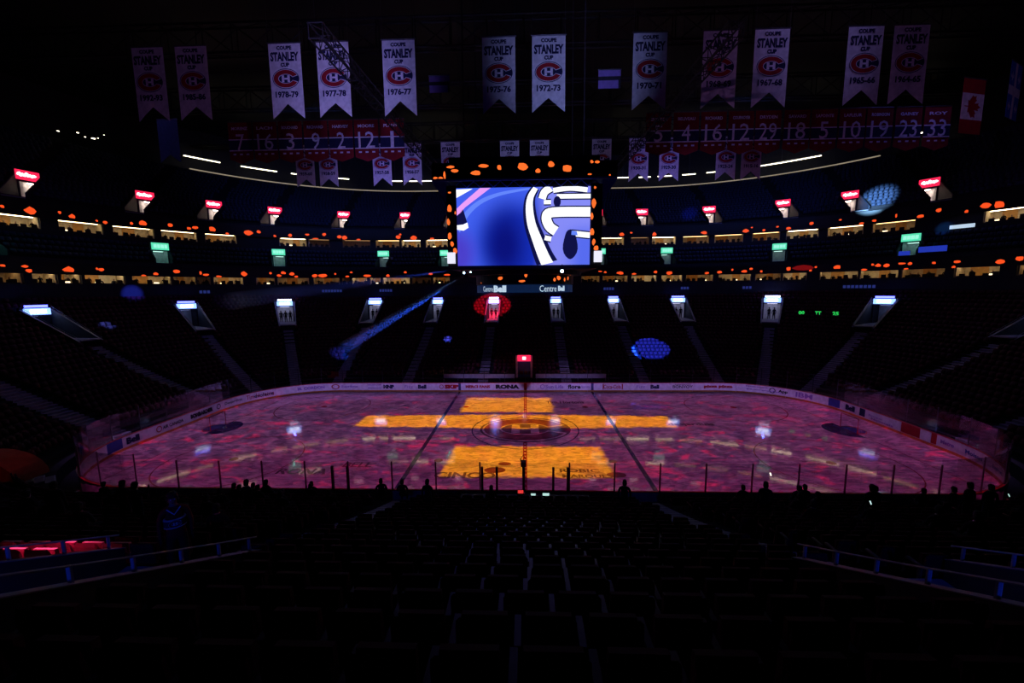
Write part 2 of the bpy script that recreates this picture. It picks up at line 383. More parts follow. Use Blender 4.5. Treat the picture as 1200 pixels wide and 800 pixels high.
# ------------------------------------------------------------------ rounded-rectangle rings
def ring(A, B, r, tau):
    t = tau % 8.0; a, b = A - r, B - r; k = int(t); q = t - k
    if k == 0: return (-a + 2 * a * q, B, 0, 1)
    if k == 4: return (a - 2 * a * q, -B, 0, -1)
    if k == 2: return (A, b - 2 * b * q, 1, 0)
    if k == 6: return (-A, -b + 2 * b * q, -1, 0)
    cx = a if k in (1, 3) else -a; cyy = b if k in (1, 7) else -b
    ang = {1: 90, 3: 0, 5: -90, 7: 180}[k] - 90 * q
    c, s_ = math.cos(math.radians(ang)), math.sin(math.radians(ang))
    return (cx + r * c, cyy + r * s_, c, s_)
class Tier:
    def __init__(s, fn, zfn): s.fn = fn; s.zfn = zfn
    def P(s, tau, u, z=None):
        A, B, r = s.fn(u); x, y, _, _ = ring(A, B, r, tau); return (x, y, s.zfn(u) if z is None else z)
    def nrm(s, tau, u):
        A, B, r = s.fn(u); return ring(A, B, r, tau)[2:]
    def dt(s, tau, u, m):             # metres -> tau
        A, B, r = s.fn(u); k = int(tau % 8.0)
        if k in (0, 4): return m / (2 * (A - r))
        if k in (2, 6): return m / (2 * (B - r))
        return m / (r * PI / 2)
    def rbox(s, mb, t0, t1, u0, u1, z0, z1, z0b=None, z1b=None):
        z0b = z0 if z0b is None else z0b; z1b = z1 if z1b is None else z1b
        return mb.hexa([s.P(t0, u0, z0), s.P(t1, u0, z0), s.P(t1, u1, z0b), s.P(t0, u1, z0b), s.P(t0, u0, z1), s.P(t1, u0, z1), s.P(t1, u1, z1b), s.P(t0, u1, z1b)])
lerp = lambda a, b, t: a + (b - a) * t
zb = lambda u: .9 + .36 * u + .0055 * u * u
BOWL = Tier(lambda u: (31.5 + u, 14 + u, 9.5 + u), zb)
CLUB = Tier(lambda u: (lerp(54.8, 58.6, u / 4.4), lerp(35.8, 39.6, u / 4.4), lerp(31.8, 36.6, u / 4.4)), lambda u: 15.25 + u * .78)
UPD = Tier(lambda u: (lerp(58.8, 66, u / 18), lerp(39.8, 58, u / 18), lerp(36.8, 43.5, u / 18)), lambda u: 22.5 + u * .59)
flat = lambda A, B, r: Tier(lambda u: (A + u, B + u, r + u), lambda u: 0)
VIS = [x / 100 for x in range(-250, 351, 5)]
ALL = [x / 100 for x in range(-250, 551, 5)]

PORT_LOW = [-1.96, -.95, -.63, -.36, -.06, .174, .383, .612, .823, 1.055, 1.35, 1.63, 1.97, 3.0, 3.55, 4.10, 4.3545, 4.6455, 4.90, 5.45]
PORT_CLUB = [-.9223, -.6225, -.3455, -.0379, .194, .783, 1.0265, 1.3381, 1.6177]
PORT_UP = [-.849, -.657, -.5173, -.3747, -.1908, -.0066, .192, .8014, .9853, 1.1823, 1.3671, 1.511, 1.655]

HWL = lambda t: 1.28 if t > 2.5 else .95
def norm_tau(t, lo): 
    while t < lo: t += 8
    while t >= lo + 8: t -= 8
    return t
def terrace(name, tier, taus, u0, u1, step, cuts, material, up):
    """stepped seating bank; cuts = [(tau, half width m, u_front, u_back)]"""
    ts = set(taus); C = []
    for (tc, hw, a, b) in cuts:
        tc = norm_tau(tc, taus[0]); d = tier.dt(tc, a, hw); C.append((tc - d, tc + d, a, b)); ts |= {tc - d, tc + d}
    ts = sorted(ts); mb = MB(); n = int(round((u1 - u0) / step))
    for i in range(n):
        a = u0 + i * step; b = a + step; za = tier.zfn(a); zb_ = tier.zfn(b); um = (a + b) / 2
        for t0, t1 in zip(ts, ts[1:]):
            tm = (t0 + t1) / 2
            if any(c[0] < tm < c[1] and c[2] - .01 <= um <= c[3] for c in C): continue
            mb.quad(tier.P(t0, a, za), tier.P(t1, a, za), tier.P(t1, b, za), tier.P(t0, b, za))
            mb.quad(tier.P(t0, b, za), tier.P(t1, b, za), tier.P(t1, b, zb_), tier.P(t0, b, zb_))
    return mb.build(name, material, kind='structure')

# ------------------------------------------------------------------ the setting
def disc_loop(A, B, r, z, n=24):
    return [(*ring(A, B, r, k / n)[:2], z) for k in range(0, 8 * n)]
ice = MB().poly(disc_loop(30.5, 13, 8.5, 0.0)[::-1]).build('ice_floor', ICE, kind='structure')
MB().poly(disc_loop(31.6, 14.1, 9.6, -.02, 12)[::-1]).build('floor', CONC, kind='structure')
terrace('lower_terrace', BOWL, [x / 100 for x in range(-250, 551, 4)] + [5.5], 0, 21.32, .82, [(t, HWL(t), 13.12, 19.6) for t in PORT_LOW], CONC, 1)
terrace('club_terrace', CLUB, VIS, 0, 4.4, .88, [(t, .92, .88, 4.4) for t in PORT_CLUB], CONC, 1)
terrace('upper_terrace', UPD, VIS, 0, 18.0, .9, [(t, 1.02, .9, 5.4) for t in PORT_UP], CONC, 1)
def ring_wall(name, A, B, r, z0, z1, th, material, taus=VIS, gaps=()):
    T = flat(A, B, r); mb = MB(); ts = set(taus)
    for g in gaps: ts |= set(g)
    ts = sorted(ts)
    for t0, t1 in zip(ts, ts[1:]):
        tm = (t0 + t1) / 2
        if any(g[0] < tm < g[1] for g in gaps): continue
        T.rbox(mb, t0, t1, 0, th, z0, z1)
    return mb.build(name, material, kind='structure')
SU_U = [(-.93,-.88),(-.8665,-.8086),(-.7816,-.7096),(-.6935,-.6187),(-.6055,-.533),(-.5167,-.4467),(-.3443,-.274),(-.2695,-.2118),(-.1761,-.0949),(-.0798,-.0076),(-.0024,.0766),(.0973,.1871),(.7996,.8936),(.9204,.9939),(1.0029,1.0722),(1.0915,1.1641),(1.1777,1.2526),(1.2738,1.3412),(1.3549,1.4267),(1.4448,1.5169),(1.5332,1.6101),(1.7173,1.7759)]
SU_L = [(-.9446,-.906),(-.8918,-.8477),(-.8416,-.8042),(-.7979,-.7192),(-.7052,-.6201),(-.6162,-.5626),(-.5606,-.5274),(-.5211,-.4447),(-.4105,-.3585),(-.3513,-.2589),(-.246,-.1633),(-.1579,-.1302),(-.1246,-.0737),(-.065,-.0272),(-.0213,.0781),(.0844,.1565),(.1627,.2252),(.7007,.7679),(.777,.8681),(.8803,.971),(.9861,1.0571),(1.068,1.1532),(1.1687,1.2629),(1.2748,1.3441),(1.3485,1.4096),(1.4409,1.5299),(1.5336,1.6149),(1.6201,1.7036),(1.7206,1.7978),(1.825,1.8766)]
ring_wall('wall_lower_gallery', 53.6, 34.6, 30.6, 9.6, 12.95, .3, DARKW)
ring_wall('wall_lower_suites', 54, 35, 31, 12.9, 14.35, .3, DARKW, gaps=SU_L)
ring_wall('wall_lower_display_band', 54, 35, 31, 14.35, 15.5, .8, DARKW)
ring_wall('wall_club_front', 54.5, 35.5, 31.5, 15.2, 15.9, .15, DARKW)
ring_wall('wall_club_rear', 58.8, 39.8, 36.8, 17.0, 19.45, .3, DARKW)
ring_wall('wall_upper_suites', 59, 40, 37, 19.4, 20.9, .3, DARKW, gaps=SU_U)
ring_wall('wall_upper_display_band', 58.7, 39.7, 36.7, 20.85, 22.55, .5, DARKW)
ring_wall('wall_upper_rear', 66.2, 58.2, 43.7, 31.5, 33.3, .25, DARKW)
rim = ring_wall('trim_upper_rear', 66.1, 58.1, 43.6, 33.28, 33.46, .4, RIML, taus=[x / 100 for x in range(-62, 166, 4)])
ring_wall('wall_top_concourse', 72, 64, 49, 31, 41.9, .3, DARKW)
mb = MB(); T = flat(66.3, 58.3, 43.8)
for t0, t1 in zip(VIS, VIS[1:]): mb.quad(T.P(t0, 0, 32.4), T.P(t1, 0, 32.4), T.P(t1, 5.8, 32.4), T.P(t0, 5.8, 32.4))
mb.build('floor_top_concourse', CONC, kind='structure')
mb = MB()
mb.box(-75, 75, -60, 70, 42, 42.3)
mb.build('ceiling', BLACK, kind='structure')
mb = MB(); mb.box(-75, 75, -61, -60, -1, 42); mb.build('wall_behind_camera', BLACK, kind='structure')
for nm, x in (('wall_west', -75.5), ('wall_east', 75)):
    MB().box(x, x + .5, -60, 70, -1, 42).build(nm, BLACK, kind='structure')
# roof trusses
def truss(name, p0, p1, h, w, n, r, label, rm=BLACK):
    p0, p1 = Vector(p0), Vector(p1); e = empty(name, tuple(p0), label, 'truss'); d = (p1 - p0); s = d.normalized(); side = s.cross(Vector((0, 0, 1))) * w / 2; up = Vector((0, 0, h / 2))
    cs = [side + up, side - up, -side - up, -side + up]
    for c in cs: MB().tube([p0 + c, p1 + c], r, 6).build('chord', rm, e)
    b = MB()
    for i in range(n):
        a = p0 + d * i / n; q = p0 + d * (i + 1) / n
        for k in range(4):
            b.tube([a + cs[k], q + cs[(k + 1) % 4]], r * .5, 4, False); b.tube([a + cs[k], a + cs[(k + 1) % 4]], r * .5, 4, False)
    o = b.build('bracing', rm, e); return e
for y in (-14, 0, 14, 28, 42):
    truss('roof_truss', (-60, y, 39.5), (60, y, 39.5), 3.0, 1.0, 30, .14,
          {-14: 'black roof truss nearest the camera, above the front banners', 0: 'black roof truss straight over the hanging video board', 14: 'black roof truss above the small rear row of white banners', 28: 'black roof truss behind the rear banners', 42: 'black roof truss furthest back, above the upper deck'}[y])
truss('lighting_truss', (-10, -13, 24.4), (-10, 16, 25.6), .7, .7, 26, .05, 'dark lattice lighting truss crossing the red number banners west of the video board', BLACK)
truss('lighting_truss', (10, -13, 23.9), (10, 16, 25.2), .7, .7, 26, .05, 'dark lattice lighting truss crossing the red number banners east of the video board', BLACK)

# ------------------------------------------------------------------ aisles (stair strips)
def aisle(tier, tau, u0, u1, step, hw, zadd):
    mb = MB(); d = tier.dt(tau, (u0 + u1) / 2, hw); n = int((u1 - u0) / step)
    for i in range(n * 2):
        a = u0 + i * step / 2; b = a + step / 2; z = lerp(tier.zfn(u0 + (i // 2) * step), tier.zfn(u0 + (i // 2 + 1) * step), (i % 2) * .5) + zadd
        d = tier.dt(tau, a, hw); tier.rbox(mb, tau - d, tau + d, a, b, z - .3, z)
    o = mb.build('aisle_stairs', STEP, kind='structure')
    nb = MB()
    for i in range(n * 2):
        a = u0 + i * step / 2; z = lerp(tier.zfn(u0 + (i // 2) * step), tier.zfn(u0 + (i // 2 + 1) * step), (i % 2) * .5) + zadd
        d = tier.dt(tau, a, hw * .9); tier.rbox(nb, tau - d, tau + d, a, a + .06, z, z + .008)
    c = nb.build('step_nosing', NOSE, o, kind='stuff')
for t in PORT_LOW: aisle(BOWL, t, 0, 13.12, .82, .6, .01)

# ------------------------------------------------------------------ rink boards
PER = 2 * (44 + 9) + 2 * PI * 8.5
def s_to_tau(s):
    """distance along the rink edge, 0 at the far centre, positive east"""
    s = (s + 22) % PER; segs = [(44, 0), (13.3518, 1), (9, 2), (13.3518, 3), (44, 4), (13.3518, 5), (9, 6), (13.3518, 7)]
    for L, k in segs:
        if s <= L: return k + s / L
        s -= L
    return 7.9999
RK = flat(30.5, 13, 8.5)
boards = empty('rink_boards', (0, 0, 0), 'white advertising boards and glass ringing the ice rink', 'boards')
NP = 66; PL_ = PER / NP
for i in range(NP):
    s0 = -PER / 2 + i * PL_; s1 = s0 + PL_; sub = 3; sm = (s0 + s1) / 2
    tau_m = s_to_tau(sm); k = int(tau_m)
    near = k == 4; ends = k in (1, 2, 3, 5, 6, 7); gh = 1.55 if not ends else 1.9
    pb, kb, gb, cb = MB(), MB(), MB(), MB()
    for j in range(sub):
        a, b = lerp(s0 + .008, s1 - .008, j / sub), lerp(s0 + .008, s1 - .008, (j + 1) / sub); ta, tb = s_to_tau(a), s_to_tau(b)
        if tb < ta: tb += 8
        RK.rbox(pb, ta, tb, 0, .10, 0, 1.03); RK.rbox(kb, ta, tb, -.012, 0, 0.0, .2); RK.rbox(cb, ta, tb, -.01, .13, 1.03, 1.07); RK.rbox(gb, ta, tb, .05, .062, 1.07, 1.07 + gh)
    p = pb.build('board_panel', WHITEB, boards); kb.build('kick_strip', YELK, p); cb.build('cap_rail', REDCAP, p)
    if not (-1.3 < sm < 1.3): gb.build('glass_pane', GLASS, boards)
    x, y, nx, ny = ring(30.5, 13, 8.5, s_to_tau(s0)); x += nx * .08; y += ny * .08
    MB().tube([(x, y, 1.0), (x, y, 1.12 + gh)], .035 if not near else .045, 6).build('stanchion', STEEL, boards)
for x in (-10.55, -9.7, -2.3, -1.5, 1.55, 2.33):
    MB().box(x - .06, x + .06, -13.14, -13.02, 1.0, 2.4).build('gate_post', BLACK, boards)
# writing on the boards, far side and both corners (s = metres east of the far centre)
def board_text(s, sc, w, h, m, name='lettering', zc=.62, bold=.03):
    v, f, tw = text(s, bold); mb = MB(); vv = []
    for a, b in v:
        t = s_to_tau(sc - w / 2 + a / tw * w); x, y, nx, ny = ring(30.5, 13, 8.5, t)
        vv.append((x - nx * .016, y - ny * .016, zc - h / 2 + b * h))
    return mb.add(vv, f).build(name, m, boards)
def board_patch(s0, s1, z0, z1, m, name='printed_panel'):
    mb = MB()
    for j in range(4):
        RK.rbox(mb, s_to_tau(lerp(s0, s1, j / 4)), s_to_tau(lerp(s0, s1, (j + 1) / 4)), -.022, 0, z0, z1)
    return mb.build(name, m, boards)
ADS = [('MERCI FANS', -5.6, 2.9, .34, INKR, .06), ('RONA', -2.1, 2.8, .52, INKK, .08), ('Sun Life', 3.4, 2.1, .42, INKP, .02), ('flore', 5.7, 1.5, .50, INKK, .04), ('fleuriste', 7.0, 1.0, .3, INKP, 0.),
       ('Coca-Cola', 10.1, 2.0, .48, INKR, .02), ('Fizz', 13.4, 1.0, .34, INKP, 0.), ('Bell', 15.0, 1.0, .48, INKB, .06), ('MARRIOTT', 18.2, 1.8, .14, INKK, .0), ('BONVOY', 18.2, 2.3, .34, INKK, .02),
       ('pizza pizza', 22.2, 3.2, .42, INKR, .07), ('Financement', 26.2, 2.1, .2, INKP, .02),
       ('SKIP', -8.7, 1.7, .5, INKR, .08), ('Bell', -12.2, 1.0, .48, INKB, .06), ('Fizz', -13.8, 1.0, .34, INKP, 0.), ('MNP', -16.2, 1.3, .46, INKB, .08), ('DESSERCOM', -17.9, 1.6, .18, INKP, .02),
       ('Suprême', -20.9, 2.0, .36, INKP, .02), ('M. CORDON', -25.3, 2.9, .36, INKP, .05), ('esolaire', -30.2, 2.0, .40, INKB, .02)]
for a in ADS: board_text(*a[:5], bold=a[5], zc=.62 if a[0] not in ('MARRIOTT', 'DESSERCOM', 'Financement') else .86)
board_text('Monteregie', -17.9, 1.6, .18, INKP, zc=.45); board_text('Royale', 26.9, 3.4, .16, INKP, zc=.5)
def glyph_ring(sc, r0, m, sq=1.0):
    mb = MB()
    pts = []
    for k in range(16):
        a0, a1 = 2 * PI * k / 16, 2 * PI * (k + 1) / 16
        q = []
        for rr, aa in ((r0, a0), (r0, a1), (r0 * .72, a1), (r0 * .72, a0)):
            x, y, nx, ny = ring(30.5, 13, 8.5, s_to_tau(sc + rr * sq * math.cos(aa))); q.append((x - nx * .016, y - ny * .016, .62 + rr * math.sin(aa)))
        mb.poly(q)
    mb.build('emblem', m, boards)
glyph_ring(2.0, .28, INKP); glyph_ring(-9.9, .26, INKR); glyph_ring(-22.6, .3, INKR, 1.6)
board_patch(9.0, 9.12, .3, .95, INKR, 'print_bar'); board_patch(11.2, 11.32, .3, .95, INKR, 'print_bar')
board_patch(-7.9, -7.6, 0.2, 1.03, I_BLUE, 'line_mark'); board_patch(7.65, 7.95, 0.2, 1.03, I_BLUE, 'line_mark'); board_patch(-.18, .18, .2, 1.03, INKR, 'line_mark')
for a in [('Tim Hortons', -30.6, 2.9, .50, INKR, .01), ('Desjardins', -33.5, 2.0, .34, INKK, .02), ('BOMBARDIER', -37.4, 2.7, .42, INKK, .08), ('AIR CANADA', -40.6, 2.1, .30, INKK, .03), ('Bell', -44.3, 1.1, .52, INKB, .07), ('Avis', -47.6, .9, .2, INKP, .02),
          ('App', 28.7, .9, .42, INKK, .05), ('IBM', 30.7, 1.6, .52, INKP, .03), ('Bell', 35.5, 1.1, .52, INKB, .07), ('Banque', 38.3, 1.4, .2, INKP, .02), ('Metro', 44.5, 1.0, .3, INKP, .05), ('Molson', 46.6, 1.5, .3, BLUEB, .03), ('Export', 49.2, 1.5, .3, BLUEB, .03)]:
    board_text(*a[:5], bold=a[5])
board_text('Nationale', 39.0, 2.2, .18, INKP, zc=.4)
board_patch(-46.6, -45.2, .24, 1.02, BLUEB); board_patch(33.1, 34.3, .24, 1.02, BLUEB); board_patch(36.6, 37.2, .3, .98, INKB); board_patch(40.8, 42.4, .24, 1.02, INKR); board_patch(43.3, 43.7, .24, 1.02, INKR)
glyph_ring(-42.0, .27, INKR); glyph_ring(-35.3, .27, INKK); glyph_ring(27.7, .3, INKK)

# ------------------------------------------------------------------ markings in the ice
def flat_poly(pts, z): return [(x, y, z) for x, y in pts]
def annulus(mb, cx, cyy, r0, r1, z, n=64, a0=0, a1=2 * PI, sx=1.0):
    for k in range(n):
        a, b = lerp(a0, a1, k / n), lerp(a0, a1, (k + 1) / n)
        mb.quad((cx + r1 * sx * math.cos(a), cyy + r1 * math.sin(a), z), (cx + r1 * sx * math.cos(b), cyy + r1 * math.sin(b), z), (cx + r0 * sx * math.cos(b), cyy + r0 * math.sin(b), z), (cx + r0 * sx * math.cos(a), cyy + r0 * math.sin(a), z))
for x in (-7.77, 7.77): MB().box(x - .15, x + .15, -12.98, 12.98, 0, .004).build('blue_line', I_BLUE, ice)
mb = MB(); mb.box(-.15, .15, -12.98, 12.98, 0, .003); mb.build('centre_line', I_RED, ice)
mb = MB()
for k in range(43): mb.box(-.07, .07, -12.6 + k * .6, -12.4 + k * .6, .003, .005)
mb.build('centre_line_dashes', WHITEB, ice, 'stuff')
for x in (-27.1, 27.1): MB().box(x - .03, x + .03, -12.0, 12.0, 0, .003).build('goal_line', I_RED, ice)
mb = MB(); annulus(mb, 0, 0, 4.50, 4.60, .006); mb.build('centre_circle', I_BLUE, ice)
for sx in (-1, 1):
    for sy in (-1, 1):
        mb = MB(); annulus(mb, sx * 20.9, sy * 6.7, 4.52, 4.6, .003); annulus(mb, sx * 20.9, sy * 6.7, 0, .3, .003, 24)
        for q in (-1, 1):
            for w in (-1, 1):
                mb.box(*sorted((sx * 20.9 + q * .6, sx * 20.9 + q * 1.8)), *sorted((sy * 6.7 + w * .25, sy * 6.7 + w * .3)), 0, .003)
        mb.build('faceoff_circle', I_RED, ice)
        mb = MB(); annulus(mb, sx * 6.1, sy * 6.7, 0, .3, .003, 24); mb.build('faceoff_spot', I_RED, ice)
    mb = MB(); annulus(mb, sx * 27.1, 0, 0, 1.83, .003, 24, PI / 2 if sx > 0 else -PI / 2, PI * 1.5 if sx > 0 else PI / 2); mb.build('goal_crease', I_BLUE, ice)
# crest at centre ice: C ring with an H inside
def crest(mbr, mbw, put, s):
    """put(x, y, layer) -> 3D; s = half width; outline navy in mbw[0], red in mbr, white in mbw[1]"""
    def ell(mb, a0, b0, a1, b1, t0, t1, lay, n=40):
        for k in range(n):
            p, q = lerp(t0, t1, k / n), lerp(t0, t1, (k + 1) / n)
            mb.poly([put(a1 * math.cos(p), b1 * math.sin(p), lay), put(a1 * math.cos(q), b1 * math.sin(q), lay), put(a0 * math.cos(q), b0 * math.sin(q), lay), put(a0 * math.cos(p), b0 * math.sin(p), lay)])
    t = math.radians(24)
    ell(mbw[0], 0, 0, s * 1.0, s * .70, 0, 2 * PI, 0)                     # navy field
    ell(mbw[1], s * .52, s * .29, s * .95, s * .65, t * .8, 2 * PI - t * .8, 1)   # white edge
    ell(mbr, s * .56, s * .33, s * .91, s * .61, t, 2 * PI - t, 2)         # red C
    for x0, x1, y0, y1 in ((-.30, -.12, -.24, .24), (.12, .30, -.24, .24), (-.12, .12, -.06, .06)):
        mbw[1].poly([put(s * x0, s * y0, 3), put(s * x1, s * y0, 3), put(s * x1, s * y1, 3), put(s * x0, s * y1, 3)])
R_, N_, W_ = MB(), MB(), MB()
crest(R_, (N_, W_), lambda x, y, l: (x, y * 1.15, .007 + l * .0015), 3.9)
N_.build('crest_field', I_DARK, ice); R_.build('crest_letter', I_LOGO, ice); W_.build('crest_edge', ICE, ice)
for s, x, y, w, h, m in (('CINCO', -3.9, -9.0, 4.0, .9, I_DARK), ('ROBIC', 3.6, -8.2, 2.6, .55, I_DARK), ('MARQUES', 4.0, -9.05, 3.2, .6, I_DARK), ('Tim Hortons', 4.2, 8.5, 4.0, 1.0, I_DARK),
                         ('BELL', -11.5, -7.5, 2.0, .8, I_DARK), ('desjardins', 14.6, 1.3, 4.0, .9, I_DARK), ('RONA', -14.8, -8.6, 3.4, .9, I_DARK)):
    mb = MB(); text_xy(mb, s, x, y, .006, w, h, .03); mb.build('ice_lettering', m, ice)
for x, y, r in ((-2.0, -8.2, .45), (-1.4, -7.2, .28), (5.9, -8.8, .4)):
    mb = MB(); annulus(mb, x, y, 0, r, .005, 24, sx=1.6); mb.build('ice_print', I_LOGO, ice)

# ------------------------------------------------------------------ goals
def goal(sx, label):
    e = empty('hockey_goal', (sx * 27.1, 0, 0), label, 'goal'); X = sx * 27.1
    f = MB()
    f.tube([(X, -.915, .006), (X, -.915, 1.22), (X, .915, 1.22), (X, .915, .006)], .034, 8); f.build('goal_frame', GOALR, e)
    b = MB(); b.tube([(X, -.9, .03), (X + sx * .7, -.95, .03), (X + sx * 1.1, -.5, .03), (X + sx * 1.1, .5, .03), (X + sx * .7, .95, .03), (X, .9, .03)], .025, 6); b.build('base_bar', GOALR, e)
    n = MB()
    back = [(-.95 + 1.9 * i / 14) for i in range(15)]
    for y in back: n.tube([(X, y * .95, 1.2), (X + sx * .45, y, 1.15), (X + sx * 1.08, y * .95, .04)], .008, 4, False)
    for k in range(7):
        t = k / 6; n.tube([(X + sx * lerp(.45, 1.08, t), -.93, lerp(1.15, .05, t)), (X + sx * lerp(.45, 1.08, t), .93, lerp(1.15, .05, t))], .008, 4, False)
    for y in (-.93, .93):
        for k in range(6): n.tube([(X + sx * .1 * k, y, .04), (X + sx * .1 * k, y, 1.18)], .008, 4, False)
    n.build('net', NETM, e, 'stuff')
    m = MB()
    for k in range(24):
        a, q = -PI / 2 + PI * k / 24, -PI / 2 + PI * (k + 1) / 24
        m.poly([(X, 0, .009), (X + sx * 1.15 * math.cos(a), 1.0 * math.sin(a), .009), (X + sx * 1.15 * math.cos(q), 1.0 * math.sin(q), .009)])
    m.build('skirt', BLUEB, e)
goal(-1, 'red hockey goal standing at the end of the ice away from the flags'); goal(1, 'red hockey goal standing at the flag end of the ice')

# ------------------------------------------------------------------ far side benches and gate
def bench(x0, x1, label):
    e = empty('player_bench', ((x0 + x1) / 2, 14.6, 0), label, 'bench')
    MB().box(x0, x1, 15.0, 15.08, 1.15, 1.72).build('back_panel', WHITEB, e)
    MB().box(x0, x1, 14.3, 14.65, .75, .82).build('seat', STEEL, e)
    for k in range(6):
        x = lerp(x0 + .1, x1 - .1, k / 5); MB().box(x - .04, x + .04, 14.4, 15.05, 0.0, 1.2).build('leg', STEEL, e)
    MB().box(x0, x1, 14.98, 15.1, 1.72, 1.78).build('top_rail', BLACK, e)
bench(-10.0, -1.3, 'white backed player bench behind the far boards under the RONA side'); bench(1.25, 9.75, 'white backed player bench behind the far boards over the Sun Life advert')
e = empty('penalty_box_gate', (-.15, 15.5, .3), 'narrow rink gate with glowing red sign between the two benches', 'gate')
for x in (-1.05, .75): MB().box(x - .12, x + .12, 15.3, 15.6, .3, 3.9).build('post', CLOTHW, e)
b = MB().box(-.95, .65, 15.2, 15.6, 3.25, 3.95).build('sign_box', REDS, e); MB().box(-.35, .05, 15.17, 15.2, 3.45, 3.8).build('sign_print', REDS2, b)
MB().box(-.93, .63, 15.5, 15.6, 1.0, 3.2).build('dark_curtain', BLUEB, e)
MB().box(-.93, .63, 14.9, 15.5, .2, 1.05).build('counter', BLACK, e)
l = point('gate_lamp', (-.15, 14.9, 3.0), 1.5, (1, .1, .1), .1)

# ------------------------------------------------------------------ hanging video board
SB = empty('video_scoreboard', (0, 0, 11.7), 'huge hanging video board with blue picture, ringed by orange spots', 'scoreboard')
MB().box(-5.15, 5.15, -4.75, 4.75, 13.35, 19.1).build('core', BLACK, SB)
X0, X1, Z0, Z1, YF = -4.66, 4.54, 13.6, 18.85, -5.0
def screen_mat():
    m = bpy.data.materials.new('video_picture'); m.use_nodes = True; N = NT(m.node_tree); b = N.n['Principled BSDF']
    tc = N.new('ShaderNodeTexCoord'); sp = N.new('ShaderNodeSeparateXYZ'); N.l.new(tc.outputs['Generated'], sp.inputs[0])
    x, z = sp.outputs[0], sp.outputs[2]
    def blob(cx, cz, rx, rz, lo, hi):
        a = N.m('DIVIDE', N.m('SUBTRACT', x, cx), rx); c = N.m('DIVIDE', N.m('SUBTRACT', z, cz), rz)
        return N.m('SUBTRACT', 1.0, N.step(N.m('SQRT', N.m('ADD', N.m('MULTIPLY', a, a), N.m('MULTIPLY', c, c))), lo, hi))
    c = N.mix(blob(.46, .3, .45, .75, .35, 1.0), (.055, .12, .88, 1), (.008, .028, .48, 1))
    c = N.mix(blob(.36, .26, .25, .72, .1, 1.0), c, (.003, .006, .20, 1))
    c = N.mix(N.m('MULTIPLY', N.step(x, .56, .72), .9), c, (.26, .28, .95, 1))
    c = N.mix(N.m('MULTIPLY', N.m('MULTIPLY', N.step(x, .75, .95), N.m('SUBTRACT', 1.0, N.step(z, .3, .6))), .8), c, (.06, .12, .85, 1))
    c = N.mix(blob(.0, .15, .2, .5, .2, 1.0), c, (.07, .05, .60, 1))
    b.inputs['Base Color'].default_value = (.01, .01, .01, 1); N.l.new(c, b.inputs['Emission Color']); b.inputs['Emission Strength'].default_value = 1.0
    b.inputs['Roughness'].default_value = .4; return m
S_W = mat('picture_white', (.01, .01, .01), .5, emit=(.92, .95, 1.0), es=1.25); S_K = mat('picture_black', (.005, .005, .02), .5, emit=(.005, .006, .06), es=1.0)
S_P = mat('picture_pink', (.01, .01, .01), .5, emit=(.85, .35, .95), es=1.0); S_L = mat('picture_light_blue', (.01, .01, .01), .5, emit=(.13, .24, .98), es=1.0)
for mm in (S_W, S_K, S_P, S_L): mm.cycles.emission_sampling = 'FRONT'
face = MB().box(X0, X1, YF, YF + .1, Z0, Z1).build('screen', screen_mat(), SB)
def sx_(c): return X0 + (c - 172) / 730 * (X1 - X0)
def sz_(c): return Z1 - (c - 188) / 424 * (Z1 - Z0)
def pic(name, polys, m, lay):
    mb = MB()
    for P in polys:
        P = [(min(max(a, 172), 902), min(max(b, 188), 612)) for a, b in P]
        mb.poly([(sx_(a), YF - .004 * lay, sz_(b)) for a, b in P])
    mb.build(name, m, face)
pic('pale_arc', stroke(smooth([(172, 420), (225, 330), (300, 265), (400, 225), (520, 203), (590, 196)]), 34, 8), S_L, 1)
pic('picture_shape', [[(172, 195), (262, 192), (172, 240)]], S_W, 1)
pic('picture_band', [[(302, 189), (360, 189), (218, 292), (192, 322), (172, 335), (172, 298), (205, 268)]], S_P, 2)
pic('picture_shadow', [[(172, 338), (207, 300), (228, 372), (205, 385), (172, 388)]], S_K, 2)
pic('picture_shape', [[(172, 388), (205, 385), (230, 374), (235, 402), (208, 418), (172, 412)]], S_W, 3)
curve = smooth([(606, 192), (578, 240), (571, 300), (582, 385), (612, 470), (645, 555), (672, 612)])
pic('track_outline', stroke(curve, 42, 118), S_K, 2); pic('track', stroke(curve, 26, 66), S_W, 3)
for path, w, q in (([(902, 325), (700, 325), (664, 350), (680, 400), (716, 428)], 56, 44), ([(640, 252), (655, 215), (690, 193)], 44, 32), ([(720, 240), (902, 241)], 28, 18), ([(700, 208), (790, 198), (885, 208)], 30, 22), ([(800, 440), (902, 452)], 34, 22), ([(650, 270), (688, 270)], 26, 26), ([(655, 462), (690, 470)], 30, 30)):
    sp = smooth(path, 5); pic('tube_outline', stroke(sp, w + 10), S_K, 4); pic('tube_shape', stroke(sp, w - 4), S_W, 5)
pic('picture_figure', [[(795 + 40 * math.cos(a) * (1 + .1 * math.sin(3 * a)), 500 + 82 * math.sin(a)) for a in [2 * PI * k / 20 for k in range(20)]]], S_K, 6)
pic('picture_figure', [[(722 + 20 * math.cos(a), 268 + 30 * math.sin(a)) for a in [2 * PI * k / 14 for k in range(14)]]], S_K, 6)
pic('figure_highlight', [[(802, 425), (830, 430), (835, 452), (800, 448)]], S_L, 7)
for (a, b, r) in ((-1, 0, 0), (1, 0, 0)):      # side screens
    x = a * 5.16; MB().box(min(x, x + a * .08), max(x, x + a * .08), -4.3, 4.3, 13.7, 18.8).build('side_screen', BLUED, SB)
